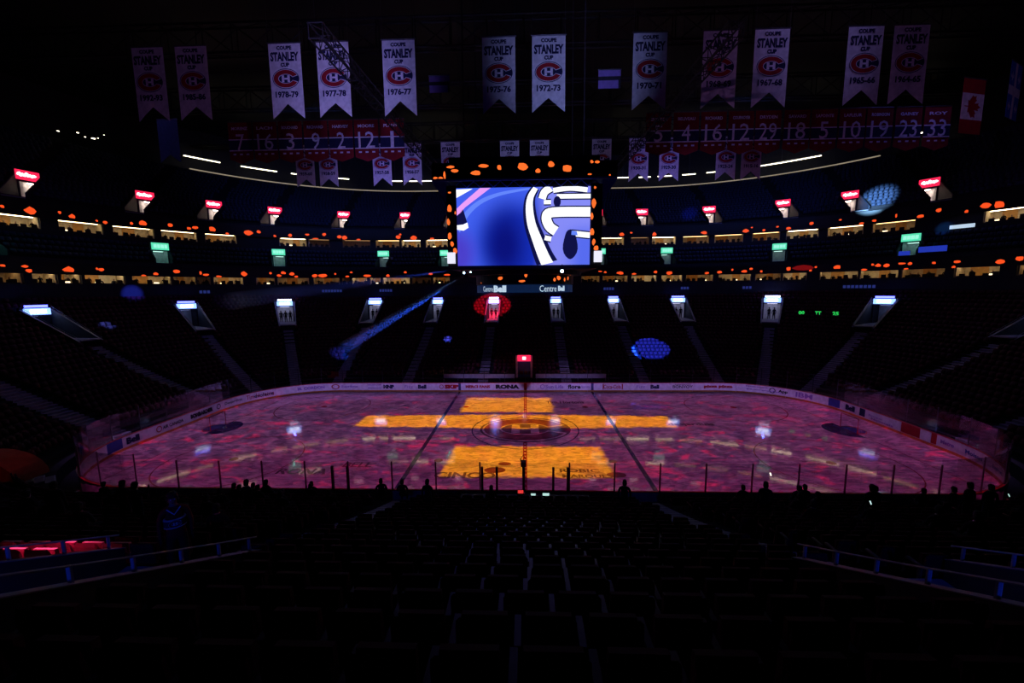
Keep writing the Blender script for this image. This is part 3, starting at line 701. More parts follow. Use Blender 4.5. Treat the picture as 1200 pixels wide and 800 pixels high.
for sx in (-1, 1):
    MB().box(sx * 5.0 - .34, sx * 5.0 + .34, -5.05, -4.7, 13.5, 19.0).build('column_display', SCREENB, SB)
    cs = MB().box(sx * 5.08 - .27, sx * 5.08 + .27, -5.3, -5.12, 13.75, 14.5).build('corner_screen', SCRW, SB)
    g = MB(); q = [(sx * 6.35, -5.0, 19.3), (sx * 5.35, -5.0, 19.3), (sx * 5.35, -5.0, 17.9)]
    g.v = q + [(a, -4.7, c) for a, b, c in q]; g.f = [(0, 1, 2), (5, 4, 3), (0, 3, 4, 1), (1, 4, 5, 2), (2, 5, 3, 0)]; g.build('corner_bracket', BRACE, SB)
MB().box(-6.3, 6.3, -5.1, 5.1, 19.42, 20.5).build('top_display', SCREENB, SB)
t = MB().box(-6.3, 6.3, -5.2, -5.1, 19.28, 19.42); t.build('top_rail', BRACE, SB)
t = MB()
for k in range(24): t.tube([(-5.3 + k * .46, -4.95, 18.9), (-5.3 + (k + 1) * .46, -4.95, 19.3)] if k % 2 else [(-5.3 + k * .46, -4.95, 19.3), (-5.3 + (k + 1) * .46, -4.95, 18.9)], .03, 4)
t.build('truss_bracing', BRACE, SB)
MB().box(-5.2, 5.2, -4.6, 4.6, 20.5, 21.0).build('top_frame', BLACK, SB)
for x in (-4.2, 4.2):
    for y in (-3.8, 3.8): MB().tube([(x, y, 21.0), (x, y, 42)], .05, 6).build('hoist_cable', STEEL, SB)
def drum(z0, z1, r, m, name, n=48):
    d = MB()
    for k in range(n):
        a, b = 2 * PI * k / n, 2 * PI * (k + 1) / n; A_ = (r * math.cos(a), r * math.sin(a)); B_ = (r * math.cos(b), r * math.sin(b))
        d.quad((*A_, z0), (*B_, z0), (*B_, z1), (*A_, z1)); d.poly([(0, 0, z0), (*B_, z0), (*A_, z0)]); d.poly([(0, 0, z1), (*A_, z1), (*B_, z1)])
    return d.build(name, m, SB)
drum(13.0, 13.35, 4.6, BLACK, 'underside'); dr = drum(12.3, 13.2, 3.95, SCREENB, 'lower_ring_display'); tr_ = drum(11.68, 12.25, 3.9, RINGB, 'text_ring')
def on_drum(mb, v, f, ang0, r, zc, w, h, tw):
    mb.add([(r * math.sin(ang0 + (a / tw - .5) * w / r), -r * math.cos(ang0 + (a / tw - .5) * w / r), zc - h / 2 + b * h) for a, b in v], f)
for a0 in (-36, 35):
    for wd, da, w_, h_, bo in ((('Centre', -9.5, 1.15, .40, .0), ('Bell', 8.0, 1.1, .50, .06)) if a0 < 0 else (('Centre', -8.0, 1.45, .46, .0), ('Bell', 10.5, .75, .40, .05))):
        mb = MB(); v, f, tw = text(wd, bo); on_drum(mb, v, f, math.radians(a0 + da), 3.93, 11.97, w_, h_, tw); mb.build('ring_lettering', TEXTL, tr_)
rnd = random.Random(5)
def blobpts(w, h, seed):
    q = random.Random(seed); n = 8; ph = q.random() * 6; asym = q.uniform(.6, 1)
    return [(w / 2 * math.cos(2 * PI * k / n) * q.uniform(.72, 1.1), h / 2 * math.sin(2 * PI * k / n) * q.uniform(.65, 1.1) * (asym if k > 4 else 1)) for k in range(n)]
S4 = 4.704
def sbpx(cx, cyc):                       # crop pixels -> metres on the board's front plane
    return sx_(cx), sz_(cyc)
def spots(L, name, parent, Y=-5.06, plane=None):
    mb = MB()
    for i, (cx, cyc, w, h) in enumerate(L):
        x, z = sbpx(cx, cyc); ws, hs = w / 730 * 9.2 * 1.15, h / 424 * 5.25 * 1.15
        mb.poly([(x + a, Y, z + b) for a, b in blobpts(ws, hs, i * 7 + len(L))])
    return mb.build(name, PETALS, parent, 'stuff')
colL = [(132, 300, 25, 50), (125, 372, 18, 40), (130, 450, 22, 45), (142, 492, 20, 35), (158, 532, 22, 35), (135, 212, 18, 14), (165, 322, 8, 20)]
colR = [(925, 197, 14, 14), (920, 280, 24, 60), (910, 352, 16, 40), (912, 435, 20, 45), (922, 490, 18, 40), (937, 525, 25, 35)]
topR = [(145, 85, 45, 15), (165, 105, 40, 20), (112, 130, 12, 46), (280, 120, 50, 32), (325, 82, 48, 25), (410, 93, 22, 30), (538, 93, 50, 50), (617, 115, 25, 28), (688, 82, 30, 35), (775, 105, 50, 46), (905, 72, 18, 20), (933, 72, 25, 18), (60, 142, 25, 14), (90, 142, 25, 12), (1002, 142, 10, 10), (895, 136, 20, 10)]
disp = [c for c in SB.children if c.name.startswith('column_display')]
spots(colL, 'orange_spots', disp[0]); spots(colR, 'orange_spots', disp[1])
spots([(a, b - 8, c, d) for a, b, c, d in topR], 'orange_spots', [c for c in SB.children if c.name.startswith('top_display')][0], -5.11)
mb = MB()
for i, (cx, cyc, w, h) in enumerate([(285, 658, 10, 10), (285, 715, 12, 15), (335, 665, 8, 20), (405, 690, 35, 35), (490, 660, 90, 8), (550, 672, 20, 45), (527, 708, 45, 22), (660, 652, 15, 15), (712, 700, 20, 30), (737, 690, 38, 44), (775, 700, 18, 38), (797, 690, 18, 38), (812, 668, 8, 20)]):
    x, z = sbpx(cx, cyc); x *= 1.04; z = min(max(z + .1, 12.42), 13.08); ang = math.asin(max(-.99, min(.99, x / 3.97)))
    mb.poly([(3.97 * math.sin(ang + a / 3.97), -3.97 * math.cos(ang + a / 3.97), z + b * .8) for a, b in blobpts(w / 730 * 9.6, h / 424 * 5.25, i * 3 + 1)])
mb.build('orange_spots', PETALS, dr, 'stuff')
def fixture(x, y, z, lens, r, tgt, label, hang=None):
    e = empty('moving_head_lamp', (x, y, z), label, 'spotlight'); d = (Vector(tgt) - Vector((x, y, z))).normalized(); p = Vector((x, y, z))
    MB().tube([p - d * .28, p - d * .22, p - d * .03, p], [.07, r * 1.15, r * 1.25, r * 1.3], 12).build('housing', BLACK, e)
    MB().tube([p + d * .001, p + d * .02], r, 12).build('lens', lens, e)
    MB().box(x - .03, x + .03, y - .03, y + .03, z + r, z + r + .35).build('yoke', BLACK, e)
fixture(-4.2, -5.25, 13.1, LAMPB, .07, (-20, -34, 9), 'lit white stage lamp under the picture, third from the flags')
fixture(-3.75, -5.25, 13.15, LAMPB, .05, (0, -34, 12), 'smaller lit stage lamp under the picture, second from the flags')
fixture(-4.4, -5.3, 12.85, LAMPW, .08, (-25, 20, 3.5), 'stage lamp at the board corner throwing the pale blue beam')
fixture(2.62, -5.25, 13.15, LAMPB, .11, (0, -34, 12), 'dazzling blue white stage lamp under the picture, nearest the flags')

# ------------------------------------------------------------------ banners
YEARS1 = [(-26.1, '1992-93'), (-23.0, '1985-86'), (-16.4, '1978-79'), (-13.05, '1977-78'), (-8.5, '1976-77'), (-1.67, '1975-76'), (1.7, '1972-73'), (8.45, '1970-71'), (13.05, '1968-69'), (16.4, '1967-68'), (22.4, '1965-66'), (25.3, '1964-65')]
YEARS2 = [(-26.3, '1959-60'), (-23.5, '1958-59'), (-16.98, '1957-58'), (-13.35, '1956-57'), (-8.75, '1955-56'), (-1.75, '1952-53'), (1.75, '1945-46'), (9.0, '1943-44'), (13.3, '1930-31'), (16.8, '1929-30'), (23.3, '1923-24'), (26.2, '1915-16')]
def cloth(w, h, notch, m, name, parent, y=0., seed=0, z0=0.):
    """hanging cloth, top at z=0; notch>0 swallowtail, notch<0 pointed"""
    nx, nz = 8, 10; mb = MB(); q = random.Random(seed); ph = q.random() * 6; V = []
    for i in range(nx + 1):
        t = i / nx; zb2 = -h + (notch * (1 - abs(2 * t - 1)) if notch > 0 else -notch * abs(2 * t - 1))
        for k in range(nz + 1):
            s = k / nz; V.append((-w / 2 + w * t, y + .035 * s * math.sin(t * 7 + ph), z0 + zb2 * s))
    mb.v = V + [(a, b + .012, c) for a, b, c in V]; n = len(V)
    for i in range(nx):
        for k in range(nz):
            a = i * (nz + 1) + k; b = a + nz + 1; mb.f.append((a, a + 1, b + 1, b)); mb.f.append((n + a, n + b, n + b + 1, n + a + 1))
    me = mb.mesh(name, m); return link_mesh(name, me, parent)
def ord_(i): return ['first', 'second', 'third', 'fourth', 'fifth', 'sixth', 'seventh', 'eighth', 'ninth', 'tenth', 'eleventh', 'twelfth', 'thirteenth'][i]
def champ_banner(x, yr, Y, ztop, small, i):
    lab = ('small rear' if small else 'tall front row') + ' white swallowtail championship banner reading ' + yr
    tilt = 0.0
    e = empty('championship_banner', (x, Y, ztop), lab, 'banner', 'white championship banners in the ' + ('rear row' if small else 'front row'))
    c = cloth(2.24, 4.85, .95, CLOTHW, 'cloth', e, seed=int(x * 10)); yy = -.05
    r = MB().tube([(-1.2, 0, .04), (1.2, 0, .04)], .05, 8); link_mesh('hanging_bar', r.mesh('hanging_bar', STEEL), e)
    for q in (-1.1, 1.1):
        r = MB().tube([(q, 0, .06), (q, 0, 42 - ztop)], .012, 4); link_mesh('hanging_wire', r.mesh('hanging_wire', STEEL), e)
    t = MB()
    text_xz(t, 'COUPE', 0, yy, -.30, 1.05, .26, .06); text_xz(t, 'STANLEY', 0, yy, -.86, 1.98, .60, .05); text_xz(t, 'CUP', 0, yy, -1.38, .62, .27, .06); text_xz(t, yr, 0, yy, -3.30, 1.62, .42, .04)
    link_mesh('lettering', t.mesh('lettering', INKB), e)
    R2, N2, W2 = MB(), MB(), MB(); crest(R2, (N2, W2), lambda a, b, l: (a, yy - .002 - l * .003, -2.28 + b), .94)
    for nm, m_, b_ in (('emblem_field', INKB, N2), ('emblem_letter', INKR, R2), ('emblem_edge', INKW, W2)):
        link_mesh(nm, b_.mesh(nm, m_), e)
for i, (x, yr) in enumerate(YEARS1): champ_banner(x, yr, -4.3 if True else 0, 28.75, False, i)
for i, (x, yr) in enumerate(YEARS2): champ_banner(x, yr, 16.5, 29.2, True, i)
NUMS = [(-29.6, '7', 'MORENZ'), (-26.95, '16', 'LACH'), (-24.28, '3', 'BOUCHARD'), (-21.6, '9', 'RICHARD'), (-18.95, '2', 'HARVEY'), (-16.28, '12', 'MOORE'), (-13.6, '1', 'PLANTE'),
        (13.5, '5', 'GEOFFRION'), (16.25, '4', 'BELIVEAU'), (18.95, '16', 'RICHARD'), (21.65, '12', 'COURNOYER'), (24.3, '29', 'DRYDEN'), (27.1, '18', 'SAVARD'), (29.75, '5', 'LAPOINTE'), (32.45, '10', 'LAFLEUR'), (35.1, '19', 'ROBINSON'), (37.85, '23', 'GAINEY'), (40.6, '33', 'ROY')]
for i, (x, num, nm_) in enumerate(NUMS):
    first = [q_[1] for q_ in NUMS].index(num) == i; dupl = [q_[1] for q_ in NUMS].count(num) > 1
    W_N = {'7': 'seven', '16': 'sixteen', '3': 'three', '9': 'nine', '2': 'two', '12': 'twelve', '1': 'one', '5': 'five', '4': 'four', '29': 'twenty-nine', '18': 'eighteen', '10': 'ten', '19': 'nineteen', '23': 'twenty-three', '33': 'thirty-three'}
    lab = 'red banner with retired number ' + W_N[num]
    if dupl: lab += {('16', True): ', on the side away from the flags', ('16', False): ', on the flag side', ('12', True): ', on the side away from the flags', ('12', False): ', on the flag side', ('5', True): ', beside the lighting truss', ('5', False): ', beside the one reading eighteen'}[(num, first)]
    e = empty('number_banner', (x, 10, 29.35), lab, 'banner', 'red number banners')
    cloth(2.5, 4.1, -.45, CLOTHR, 'cloth', e, seed=i); yy = -.05
    link_mesh('hanging_bar', MB().tube([(-1.28, 0, .04), (1.28, 0, .04)], .05, 6).mesh('hanging_bar', STEEL), e)
    link_mesh('blue_band', MB().box(-1.25, 1.25, yy, yy + .01, -2.75, -1.75).mesh('blue_band', INKB), e)
    for z in (-1.72, -2.80): link_mesh('white_stripe', MB().box(-1.25, 1.25, yy - .004, yy + .01, z - .05, z + .05).mesh('white_stripe', INKW), e)
    t = MB(); text_xz(t, num, 0, yy - .01, -1.98, .34 if num == '1' else (1.7 if len(num) > 1 else .85), 1.6, .0); link_mesh('numeral', t.mesh('numeral', INKW), e)
    t = MB(); text_xz(t, nm_, 0, yy - .005, -.62, 1.7, .3, .03); link_mesh('name_lettering', t.mesh('name_lettering', INKW), e)
    t = MB()
    for k in range(3): t.box(-.85 + k * .7, -.55 + k * .7, yy - .004, yy, -3.25, -3.1)
    link_mesh('small_print', t.mesh('small_print', INKW), e)
# flags
def flag(x, y, z, w, h, rot, name, label, paint):
    e = empty(name, (x, y, z), label, 'flag'); e.rotation_euler = (0, 0, rot)
    link_mesh('hanging_bar', MB().tube([(-w / 2 - .05, 0, .04), (w / 2 + .05, 0, .04)], .04, 6).mesh('hanging_bar', STEEL), e)
    for nm, b, m_ in paint(w, h): link_mesh(nm, b.mesh(nm, m_), e)
    return e
def canada(w, h):
    out = [('red_field', MB().box(-w / 2, w / 2, 0, .01, -h, 0), INKR), ('white_field', MB().box(-w / 2, w / 2, -.006, .0, -h * .74, -h * .26), CLOTHW)]
    L = [(0, .5), (.09, .33), (.17, .38), (.14, .1), (.3, .24), (.33, .17), (.48, .2), (.43, .05), (.5, -.02), (.24, -.22), (.28, -.3), (.02, -.27), (.02, -.5)]
    P = L + [(-a, b) for a, b in reversed(L[1:])]; b = MB(); s = h * .42
    b.v = [(0, -.012, -h / 2)] + [(q * s, -.012, -h / 2 + a * s) for a, q in P]; b.f = [(0, i + 1, (i + 1) % len(P) + 1) for i in range(len(P))]
    out.append(('maple_leaf', b, INKR)); return out
def quebec(w, h):
    out = [('blue_field', MB().box(-w / 2, w / 2, 0, .01, -h, 0), mat('blue_flag_cloth', (.03, .10, .50), .9)), ('white_cross', MB().box(-w / 2, w / 2, -.006, 0, -h * .58, -h * .42), CLOTHW), ('white_cross', MB().box(-w * .09, w * .09, -.005, 0, -h, 0), CLOTHW)]
    for a in (-.3, .3):
        for b_ in (-.25, -.78):
            m = MB()
            for p in ([(0, .12), (.035, .04), (.03, -.1), (-.03, -.1), (-.035, .04)], [(-.04, -.02), (-.1, .05), (-.12, -.02), (-.06, -.06)], [(.04, -.02), (.1, .05), (.12, -.02), (.06, -.06)]):
                m.poly([(a * w + q * w, -.008, b_ * h + r * h * .8) for q, r in p])
            out.append(('lily', m, CLOTHW))
    return out
flag(33.9, 0, 27.3, 2.2, 3.9, .25, 'canada_flag', 'hanging red and white flag with a maple leaf', canada)
flag(36.8, 0, 28.3, 2.3, 3.9, .5, 'quebec_flag', 'hanging blue flag with a white cross and lilies', quebec)
def plainb(w, h):
    b = MB(); b.poly([(-w / 2, 0, 0), (-w / 2, 0, -h), (0, 0, -h + .8), (w / 2, 0, -h), (w / 2, 0, 0)]); return [('cloth', b, mat('grey_blue_banner_cloth', (.05, .065, .12), .9))]
flag(-37.3, 10, 29.8, 2.2, 4.3, 0, 'plain_banner', 'dull grey blue swallowtail banner behind the banner reading 1992-93', plainb)
def twin(w, h): return [('upper_stripe', MB().box(-w / 2, w / 2, 0, .01, -h * .33, 0), INKP), ('lower_stripe', MB().box(-w / 2, w * .4, 0, .01, -h, -h * .55), INKP), ('backing', MB().box(-w / 2, w / 2, .02, .03, -h, 0), DARKW)]
flag(5.8, -4.3, 26.5, 1.5, 1.15, 0, 'blue_striped_flag', 'small blue striped flag hanging between banners 1972-73 and 1970-71', twin)
flag(-5.75, -4.3, 26.4, 1.4, 1.05, 0, 'dark_striped_flag', 'small dark striped flag hanging between banners 1976-77 and 1975-76', twin)
spot('flag_light', (20, -16, 26), (35, 0, 26), 1300, (.5, .28, .9), 22, .8, .1)
spot('blue_flag_light', (8, -16, 24), (5.8, -4.3, 26), 60, (.05, .12, 1.0), 10, .3, .05)
PU=[(-0.8632,21.48,0.4,0.47),(-0.8247,21.41,1.14,1.07),(-0.7806,21.65,0.38,0.41),(-0.7615,21.32,0.71,0.73),(-0.7221,21.13,0.33,0.33),(-0.708,21.02,0.51,0.55),(-0.6615,21.26,0.45,0.46),(-0.6411,21.41,1.11,1.05),(-0.5872,21.54,0.79,0.73),(-0.5499,21.28,0.72,0.62),(-0.5372,21.48,0.94,0.63),(-0.501,21.43,0.97,1.03),(-0.4678,20.95,0.56,0.39),(-0.4184,21.29,1.52,1.21),(-0.3938,21.53,0.72,0.68),(-0.3548,20.98,0.49,0.56),(-0.3157,21.24,0.76,0.7),(-0.2709,21.5,0.79,0.43),(-0.2488,20.83,1.2,0.43),(-0.2248,21.6,0.81,0.72),(-0.1825,21.24,0.98,0.73),(-0.1682,21.11,1.13,1.03),(-0.1267,20.85,0.86,0.44),(-0.0085,21.3,1.07,0.89),(-0.0003,21.74,0.61,0.44),(0.0512,21.12,1.37,0.89),(0.1273,20.93,0.91,0.59),(0.8805,21.26,0.89,0.87),(0.9172,21.53,0.59,0.44),(1.0058,21.19,0.88,0.87),(1.1486,21.24,1.21,0.71),(1.2575,21.18,1.24,0.83),(1.2718,21.67,0.37,0.41),(1.3014,21.14,0.48,0.54),(1.3333,21.53,0.46,0.4),(1.3593,21.14,0.79,0.53),(1.4098,21.64,0.65,0.52),(1.4703,21.75,0.4,0.37),(1.5133,20.96,0.67,0.48),(1.5374,21.15,0.65,0.48),(1.5772,21.52,0.27,0.69),(1.6204,21.05,0.84,0.67),(1.649,21.55,0.72,0.87),(1.6934,21.01,0.45,0.52),(1.7214,21.43,1.01,1.11),(1.7408,21.32,1.19,1.28)]
PL=[(-0.9399,14.79,0.52,0.35),(-0.9042,14.8,0.69,0.36),(-0.8982,14.36,0.69,0.46),(-0.8281,14.6,1.2,0.88),(-0.7753,14.81,0.32,0.41),(-0.7672,14.72,0.64,0.52),(-0.6819,14.11,0.71,0.33),(-0.6557,14.37,0.72,0.57),(-0.6073,14.78,1.04,0.7),(-0.5515,14.61,0.4,0.85),(-0.5395,14.38,0.91,0.49),(-0.5083,14.17,0.83,0.37),(-0.4417,14.6,0.99,0.9),(-0.3694,14.78,0.46,0.53),(-0.3459,14.4,0.83,0.53),(-0.3331,14.8,0.83,0.67),(-0.3086,14.68,0.97,0.68),(-0.2966,14.28,0.61,0.41),(-0.24,14.43,1.01,0.69),(-0.2164,14.43,1.8,0.83),(-0.1758,14.71,0.4,0.42),(-0.1378,14.29,0.81,0.42),(-0.1231,14.99,0.54,0.42),(-0.0727,14.42,1.53,0.57),(0.0005,14.4,0.72,0.57),(0.0639,14.93,0.58,0.42),(0.1575,14.61,0.86,0.56),(0.2166,14.45,1.15,0.42),(0.767,14.77,0.84,0.28),(0.7853,14.62,0.56,0.42),(0.8399,14.46,1.39,0.69),(0.8884,14.3,0.97,0.42),(0.9635,14.55,0.69,0.69),(1.0111,14.39,1.1,0.83),(1.1312,14.31,0.77,0.55),(1.17,14.41,0.87,0.54),(1.2074,14.77,0.36,0.4),(1.2422,14.46,0.94,0.66),(1.2611,14.84,0.58,0.53),(1.29,14.4,0.46,0.52),(1.3623,14.68,0.75,0.76),(1.4187,14.33,0.41,0.5),(1.4306,14.8,0.4,0.49),(1.4814,14.7,1.06,0.72),(1.5434,14.22,0.72,0.46),(1.5608,14.86,0.44,0.45),(1.5719,14.72,0.79,0.56),(1.5899,14.68,0.86,0.67),(1.6209,14.82,0.92,0.44),(1.6379,14.77,0.57,0.54),(1.6305,14.14,0.58,0.22),(1.6836,14.74,0.46,0.41),(1.7254,14.72,0.74,0.6),(1.7204,14.14,0.45,0.4),(1.7993,14.49,0.87,0.74),(1.8296,14.75,0.77,0.63)]
# ------------------------------------------------------------------ display bands round the stands
def ribbon(label, ringp, z0, z1, petals, name):
    T = flat(*ringp); e = empty('ribbon_display', (0, ringp[1], z0), label, 'display'); b = MB()
    for t0, t1 in zip(VIS, VIS[1:]): T.rbox(b, t0, t1, -.12, 0, z0, z1)
    f = b.build('display_face', SCREENB, e); mb = MB()
    for i, (t, z, w, h) in enumerate(petals):
        d = T.dt(t, 0, 1.0)
        if h < .3: h = .3
        mb.poly([T.P(t + a * d, -.17, min(max(z + b_, z0), z1)) for a, b_ in blobpts(w * .92, h * .9, i)])
    mb.build('orange_spots', PETAL, f, 'stuff'); return e, f, T
e_u, f_u, T_u = ribbon('upper curved display band of orange spots over the higher suites', (58.7, 39.7, 36.7), 20.75, 22.6, PU, 'upper')
e_l, f_l, T_l = ribbon('lower curved display band of orange spots over the lower suites', (53.95, 34.95, 30.95), 14.05, 15.35, PL, 'lower')
mb = MB(); d = T_l.dt(1.4, 0, 1.0); mb.poly([T_l.P(1.4 + a * d, -.17, 14.75 + b_ * .9) for a, b_ in blobpts(3.2, 1.1, 77)]); mb.build('red_spot', DEEPR, f_l)
# faint print on the balcony front
G = flat(53.55, 34.55, 30.55); vb = MB()
for t0, w in ((-.56, 1.6), (-.22, 3.2), (-.03, 2.6), (.78, 2.2), (1.05, 1.4), (1.24, 1.4), (1.5, 4.0)):
    d = G.dt(t0, 0, 1)
    for k in range(int(w / .45)): G.rbox(vb, t0 + k * .45 * d, t0 + (k * .45 + .32) * d, -.03, 0, 11.75, 12.15)
vb.build('balcony_print', VIOL, bpy.data.objects['wall_lower_gallery'])

# ------------------------------------------------------------------ suites
def suite(T, g, z0, z1, label, seed, dim=False):
    q = random.Random(seed); t0, t1 = g; tm = (t0 + t1) / 2
    x, y, _ = T.P(tm, 0, z0); e = empty('spectator_suite', (x, y, z0 - .6), label, 'suite'); dep = 2.4; zf = z0 - .6
    T.rbox(MB2 := MB(), t0, t1, dep, dep + .1, zf, z1 + .05); MB2.build('back_wall', SUITEW, e)
    T.rbox(m := MB(), t0, t1, .3, dep, z1 + .02, z1 + .1); m.build('suite_ceiling', SUITEW, e)
    T.rbox(m := MB(), t0, t1, .3, dep, zf - .06, zf); m.build('suite_floor', COUNT, e)
    dm = T.dt(tm, 0, 1.0)
    for a, b in ((t0, t0 + .08 * dm), (t1 - .08 * dm, t1)):
        T.rbox(m := MB(), a, b, .3, dep, zf, z1 + .02); m.build('side_wall', SUITEW, e)
    T.rbox(m := MB(), t0 + .1 * dm, t1 - .1 * dm, .35, .6, zf, z0 + .12); m.build('counter', COUNT, e)
    if not dim:
        w0 = lerp(t0, t1, q.uniform(.1, .5)); T.rbox(m := MB(), w0, lerp(w0, t1, .45), dep - .12, dep, zf, z1); m.build('wood_panel', SUITEC, e)
    T.rbox(m := MB(), lerp(t0, t1, .06), lerp(t0, t1, .94), .9, 1.15, z1 - .04, z1 + .01); m.build('ceiling_lamp', SUITED if dim else q.choice([SUITEL, SUITEL, SUITEL2, SUITEL2, SUITEL3]), e)
    nch = max(2, int((t1 - t0) / dm / .8))
    for k in range(nch):
        c0 = lerp(t0, t1, (k + .5 + q.uniform(-.15, .15)) / nch); hh = q.choice([0, .38, .48, .55, .62])
        if hh: T.rbox(m := MB(), c0 - .25 * dm, c0 + .25 * dm, .62, .7, zf, z0 + hh); m.build('chair_back', COUNT, e)
    if q.random() < .45 and not dim:
        w0 = lerp(t0, t1, q.uniform(.2, .7)); T.rbox(m := MB(), w0, w0 + .5 * dm, .7, .9, z0 + .15, z0 + .3); m.build('table_lamp', TABLEL, e)
    return e
TL, TU = flat(54, 35, 31), flat(59, 40, 37)
def ordinal(n):
    L = ['first', 'second', 'third', 'fourth', 'fifth', 'sixth', 'seventh', 'eighth', 'ninth', 'tenth', 'eleventh', 'twelfth', 'thirteenth', 'fourteenth', 'fifteenth', 'sixteenth', 'seventeenth', 'eighteenth', 'nineteenth', 'twentieth']
    if n <= 20: return L[n - 1]
    if n == 30: return 'thirtieth'
    return ('twenty-' if n < 30 else 'thirty-') + L[n % 10 - 1]
for i, g in enumerate(SU_L): suite(TL, g, 12.98, 14.3, f'warm lit suite of the lower ring, {ordinal(len(SU_L) - i)} counted from the flag end', i, i in (6, 11, 15))
for i, g in enumerate(SU_U): suite(TU, g, 19.48, 20.85, f'warm lit suite of the upper ring, {ordinal(len(SU_U) - i)} counted from the flag end', 50 + i, i in (7, 8, 13))

# ------------------------------------------------------------------ portals (gangway mouths with lit signs)
def portal(T, tau, u0, u1, hw, zf, zdoor, zs0, zs1, kind, label, capz=.42, swid=.85, near=False, bright=False):
    dw = min(.85, hw - .12)
    """a gangway cut into the bank: side walls, doorway, lit sign over it"""
    x, y, _ = T.P(tau, (u0 + u1) / 2, zf); e = empty('gangway_portal', (x, y, zf), label, 'portal')
    dm0 = T.dt(tau, u0, 1.0)
    for sg in (-1, 1):
        a, b = sorted((tau + sg * hw * dm0, tau + sg * (hw + .15) * dm0)); m = MB()
        m.hexa([T.P(a, u0, zf - .5), T.P(b, u0, zf - .5), T.P(b, u1, zf - .5), T.P(a, u1, zf - .5), T.P(a, u0, T.zfn(u0) + capz), T.P(b, u0, T.zfn(u0) + capz), T.P(b, u1, T.zfn(u1) + capz), T.P(a, u1, T.zfn(u1) + capz)])
        m.build('side_wall', PORTW, e)
        if kind == 'low':
            tm = (a + b) / 2; rr = MB().tube([T.P(tm, lerp(u0, u1, k / 6), T.zfn(lerp(u0, u1, k / 6)) + capz + (.27 if near else .3)) for k in range(7)], .016, 6).build('handrail', RAIL, e)
            n = 9 if near else 5
            for k in range(n):
                u = lerp(u0 + .2, u1 - .2, k / (n - 1)); MB().tube([T.P(tm, u, T.zfn(u) + capz - .02), T.P(tm, u, T.zfn(u) + capz + (.27 if near else .3))], .028 if near else .02, 6).build('rail_post', RAIL, rr)
            cm = MB(); T.rbox(cm, a - .02 * dm0, b + .02 * dm0, u0, u1, T.zfn(u0) + capz, T.zfn(u0) + capz + .015, T.zfn(u1) + capz, T.zfn(u1) + capz + .015); cm.build('wall_coping', RAIL, e)
    m = MB(); T.rbox(m, tau - hw * dm0, tau + hw * dm0, u0 - .02, u1 + 2.2, zf - .12, zf); m.build('gangway_floor', STEP, e)
    # doorway at the back
    for sg in (-1, 1):
        a, b = sorted((tau + sg * dw * dm0, tau + sg * (hw + .15) * dm0)); m = MB(); T.rbox(m, a, b, u1, u1 + .2, zf, zdoor); m.build('door_jamb', PORTW, e)
        a, b = sorted((tau + sg * dw * dm0, tau + sg * (dw + .15) * dm0)); m = MB(); T.rbox(m, a, b, u1 + .2, u1 + 2.2, zf, zdoor); m.build('corridor_side', PORTW if kind == 'low' and (tau < -.5 or tau > 1.6) else DOORW, e)  # darker wall colour in dim gangways stands in for missing light
    m = MB(); T.rbox(m, tau - (hw + .15) * dm0, tau + (hw + .15) * dm0, u1, u1 + .25, zdoor, zs1 + .05); m.build('lintel', PORTW, e)
    m = MB(); T.rbox(m, tau - (dw + .15) * dm0, tau + (dw + .15) * dm0, u1 + 2.2, u1 + 2.3, zf, zdoor + .1); m.build('corridor_wall', DOORW, e)
    m = MB(); T.rbox(m, tau - (dw + .15) * dm0, tau + (dw + .15) * dm0, u1 + .2, u1 + 2.2, zdoor, zdoor + .1); m.build('corridor_ceiling', DOORW, e)
    m = MB(); T.rbox(m, tau - .5 * dm0, tau + .5 * dm0, u1 + .9, u1 + 1.5, zdoor - .06, zdoor - .005)
    m.build('corridor_lamp', {'low': STEEL if near else (CORD if (t_ := tau) < -.5 or tau > 1.6 else CORL), 'club': CORG, 'up': CORW}[kind], e)
    sm, pm_ = {'low': (BLUES, BLUES2) if not near else (SIGND, BLUEB), 'club': (GREENS, GREENS2), 'up': (REDS, REDS2)}[kind]
    m = MB(); T.rbox(m, tau - swid * dm0, tau + swid * dm0, u1 - .22, u1 - .02, zs0, zs1); s = m.build('lit_sign', sm, e)
    m = MB(); zc, hh = (zs0 + zs1) / 2, (zs1 - zs0) / 2; q = random.Random(int(tau * 100))
    if kind == 'up':                   # script-like word
        pth = smooth([(-.75, -.1), (-.62, .25), (-.5, -.15), (-.35, .15), (-.2, -.12), (0, .3), (.1, -.1), (.3, .12), (.42, -.12), (.55, .12), (.75, -.05)], 4)
        for P in stroke(pth, .26): m.poly([T.P(tau + a * swid * dm0, u1 - .28, zc + b * hh * 1.5) for a, b in P])
    else:
        for a, b in ((-.62, -.22), (-.12, .12), (.2, .62)) if kind == 'low' else ((-.8, -.45), (-.38, -.05), (.03, .4), (.47, .8)):
            T.rbox(m, tau + a * swid * dm0, tau + b * swid * dm0, u1 - .28, u1 - .22, zc - hh * .5, zc + hh * .55)
    m.build('sign_lettering', pm_, s)
    if kind == 'low':
        m = MB(); T.rbox(m, tau - .75 * dm0, tau + .75 * dm0, u1 - .1, u1, zs1 + .1, zs1 + .34); s2 = m.build('small_upper_sign', SIGND if near else (BLUET if not bright else LAMPB2), e)
    return e
SIGND = mat('unlit_sign', (.02, .03, .06), .5)
LAMPB2 = mat('bright_blue_white_sign', (.7, .7, 1), .4, emit=(.5, .6, 1.0), es=6.0)
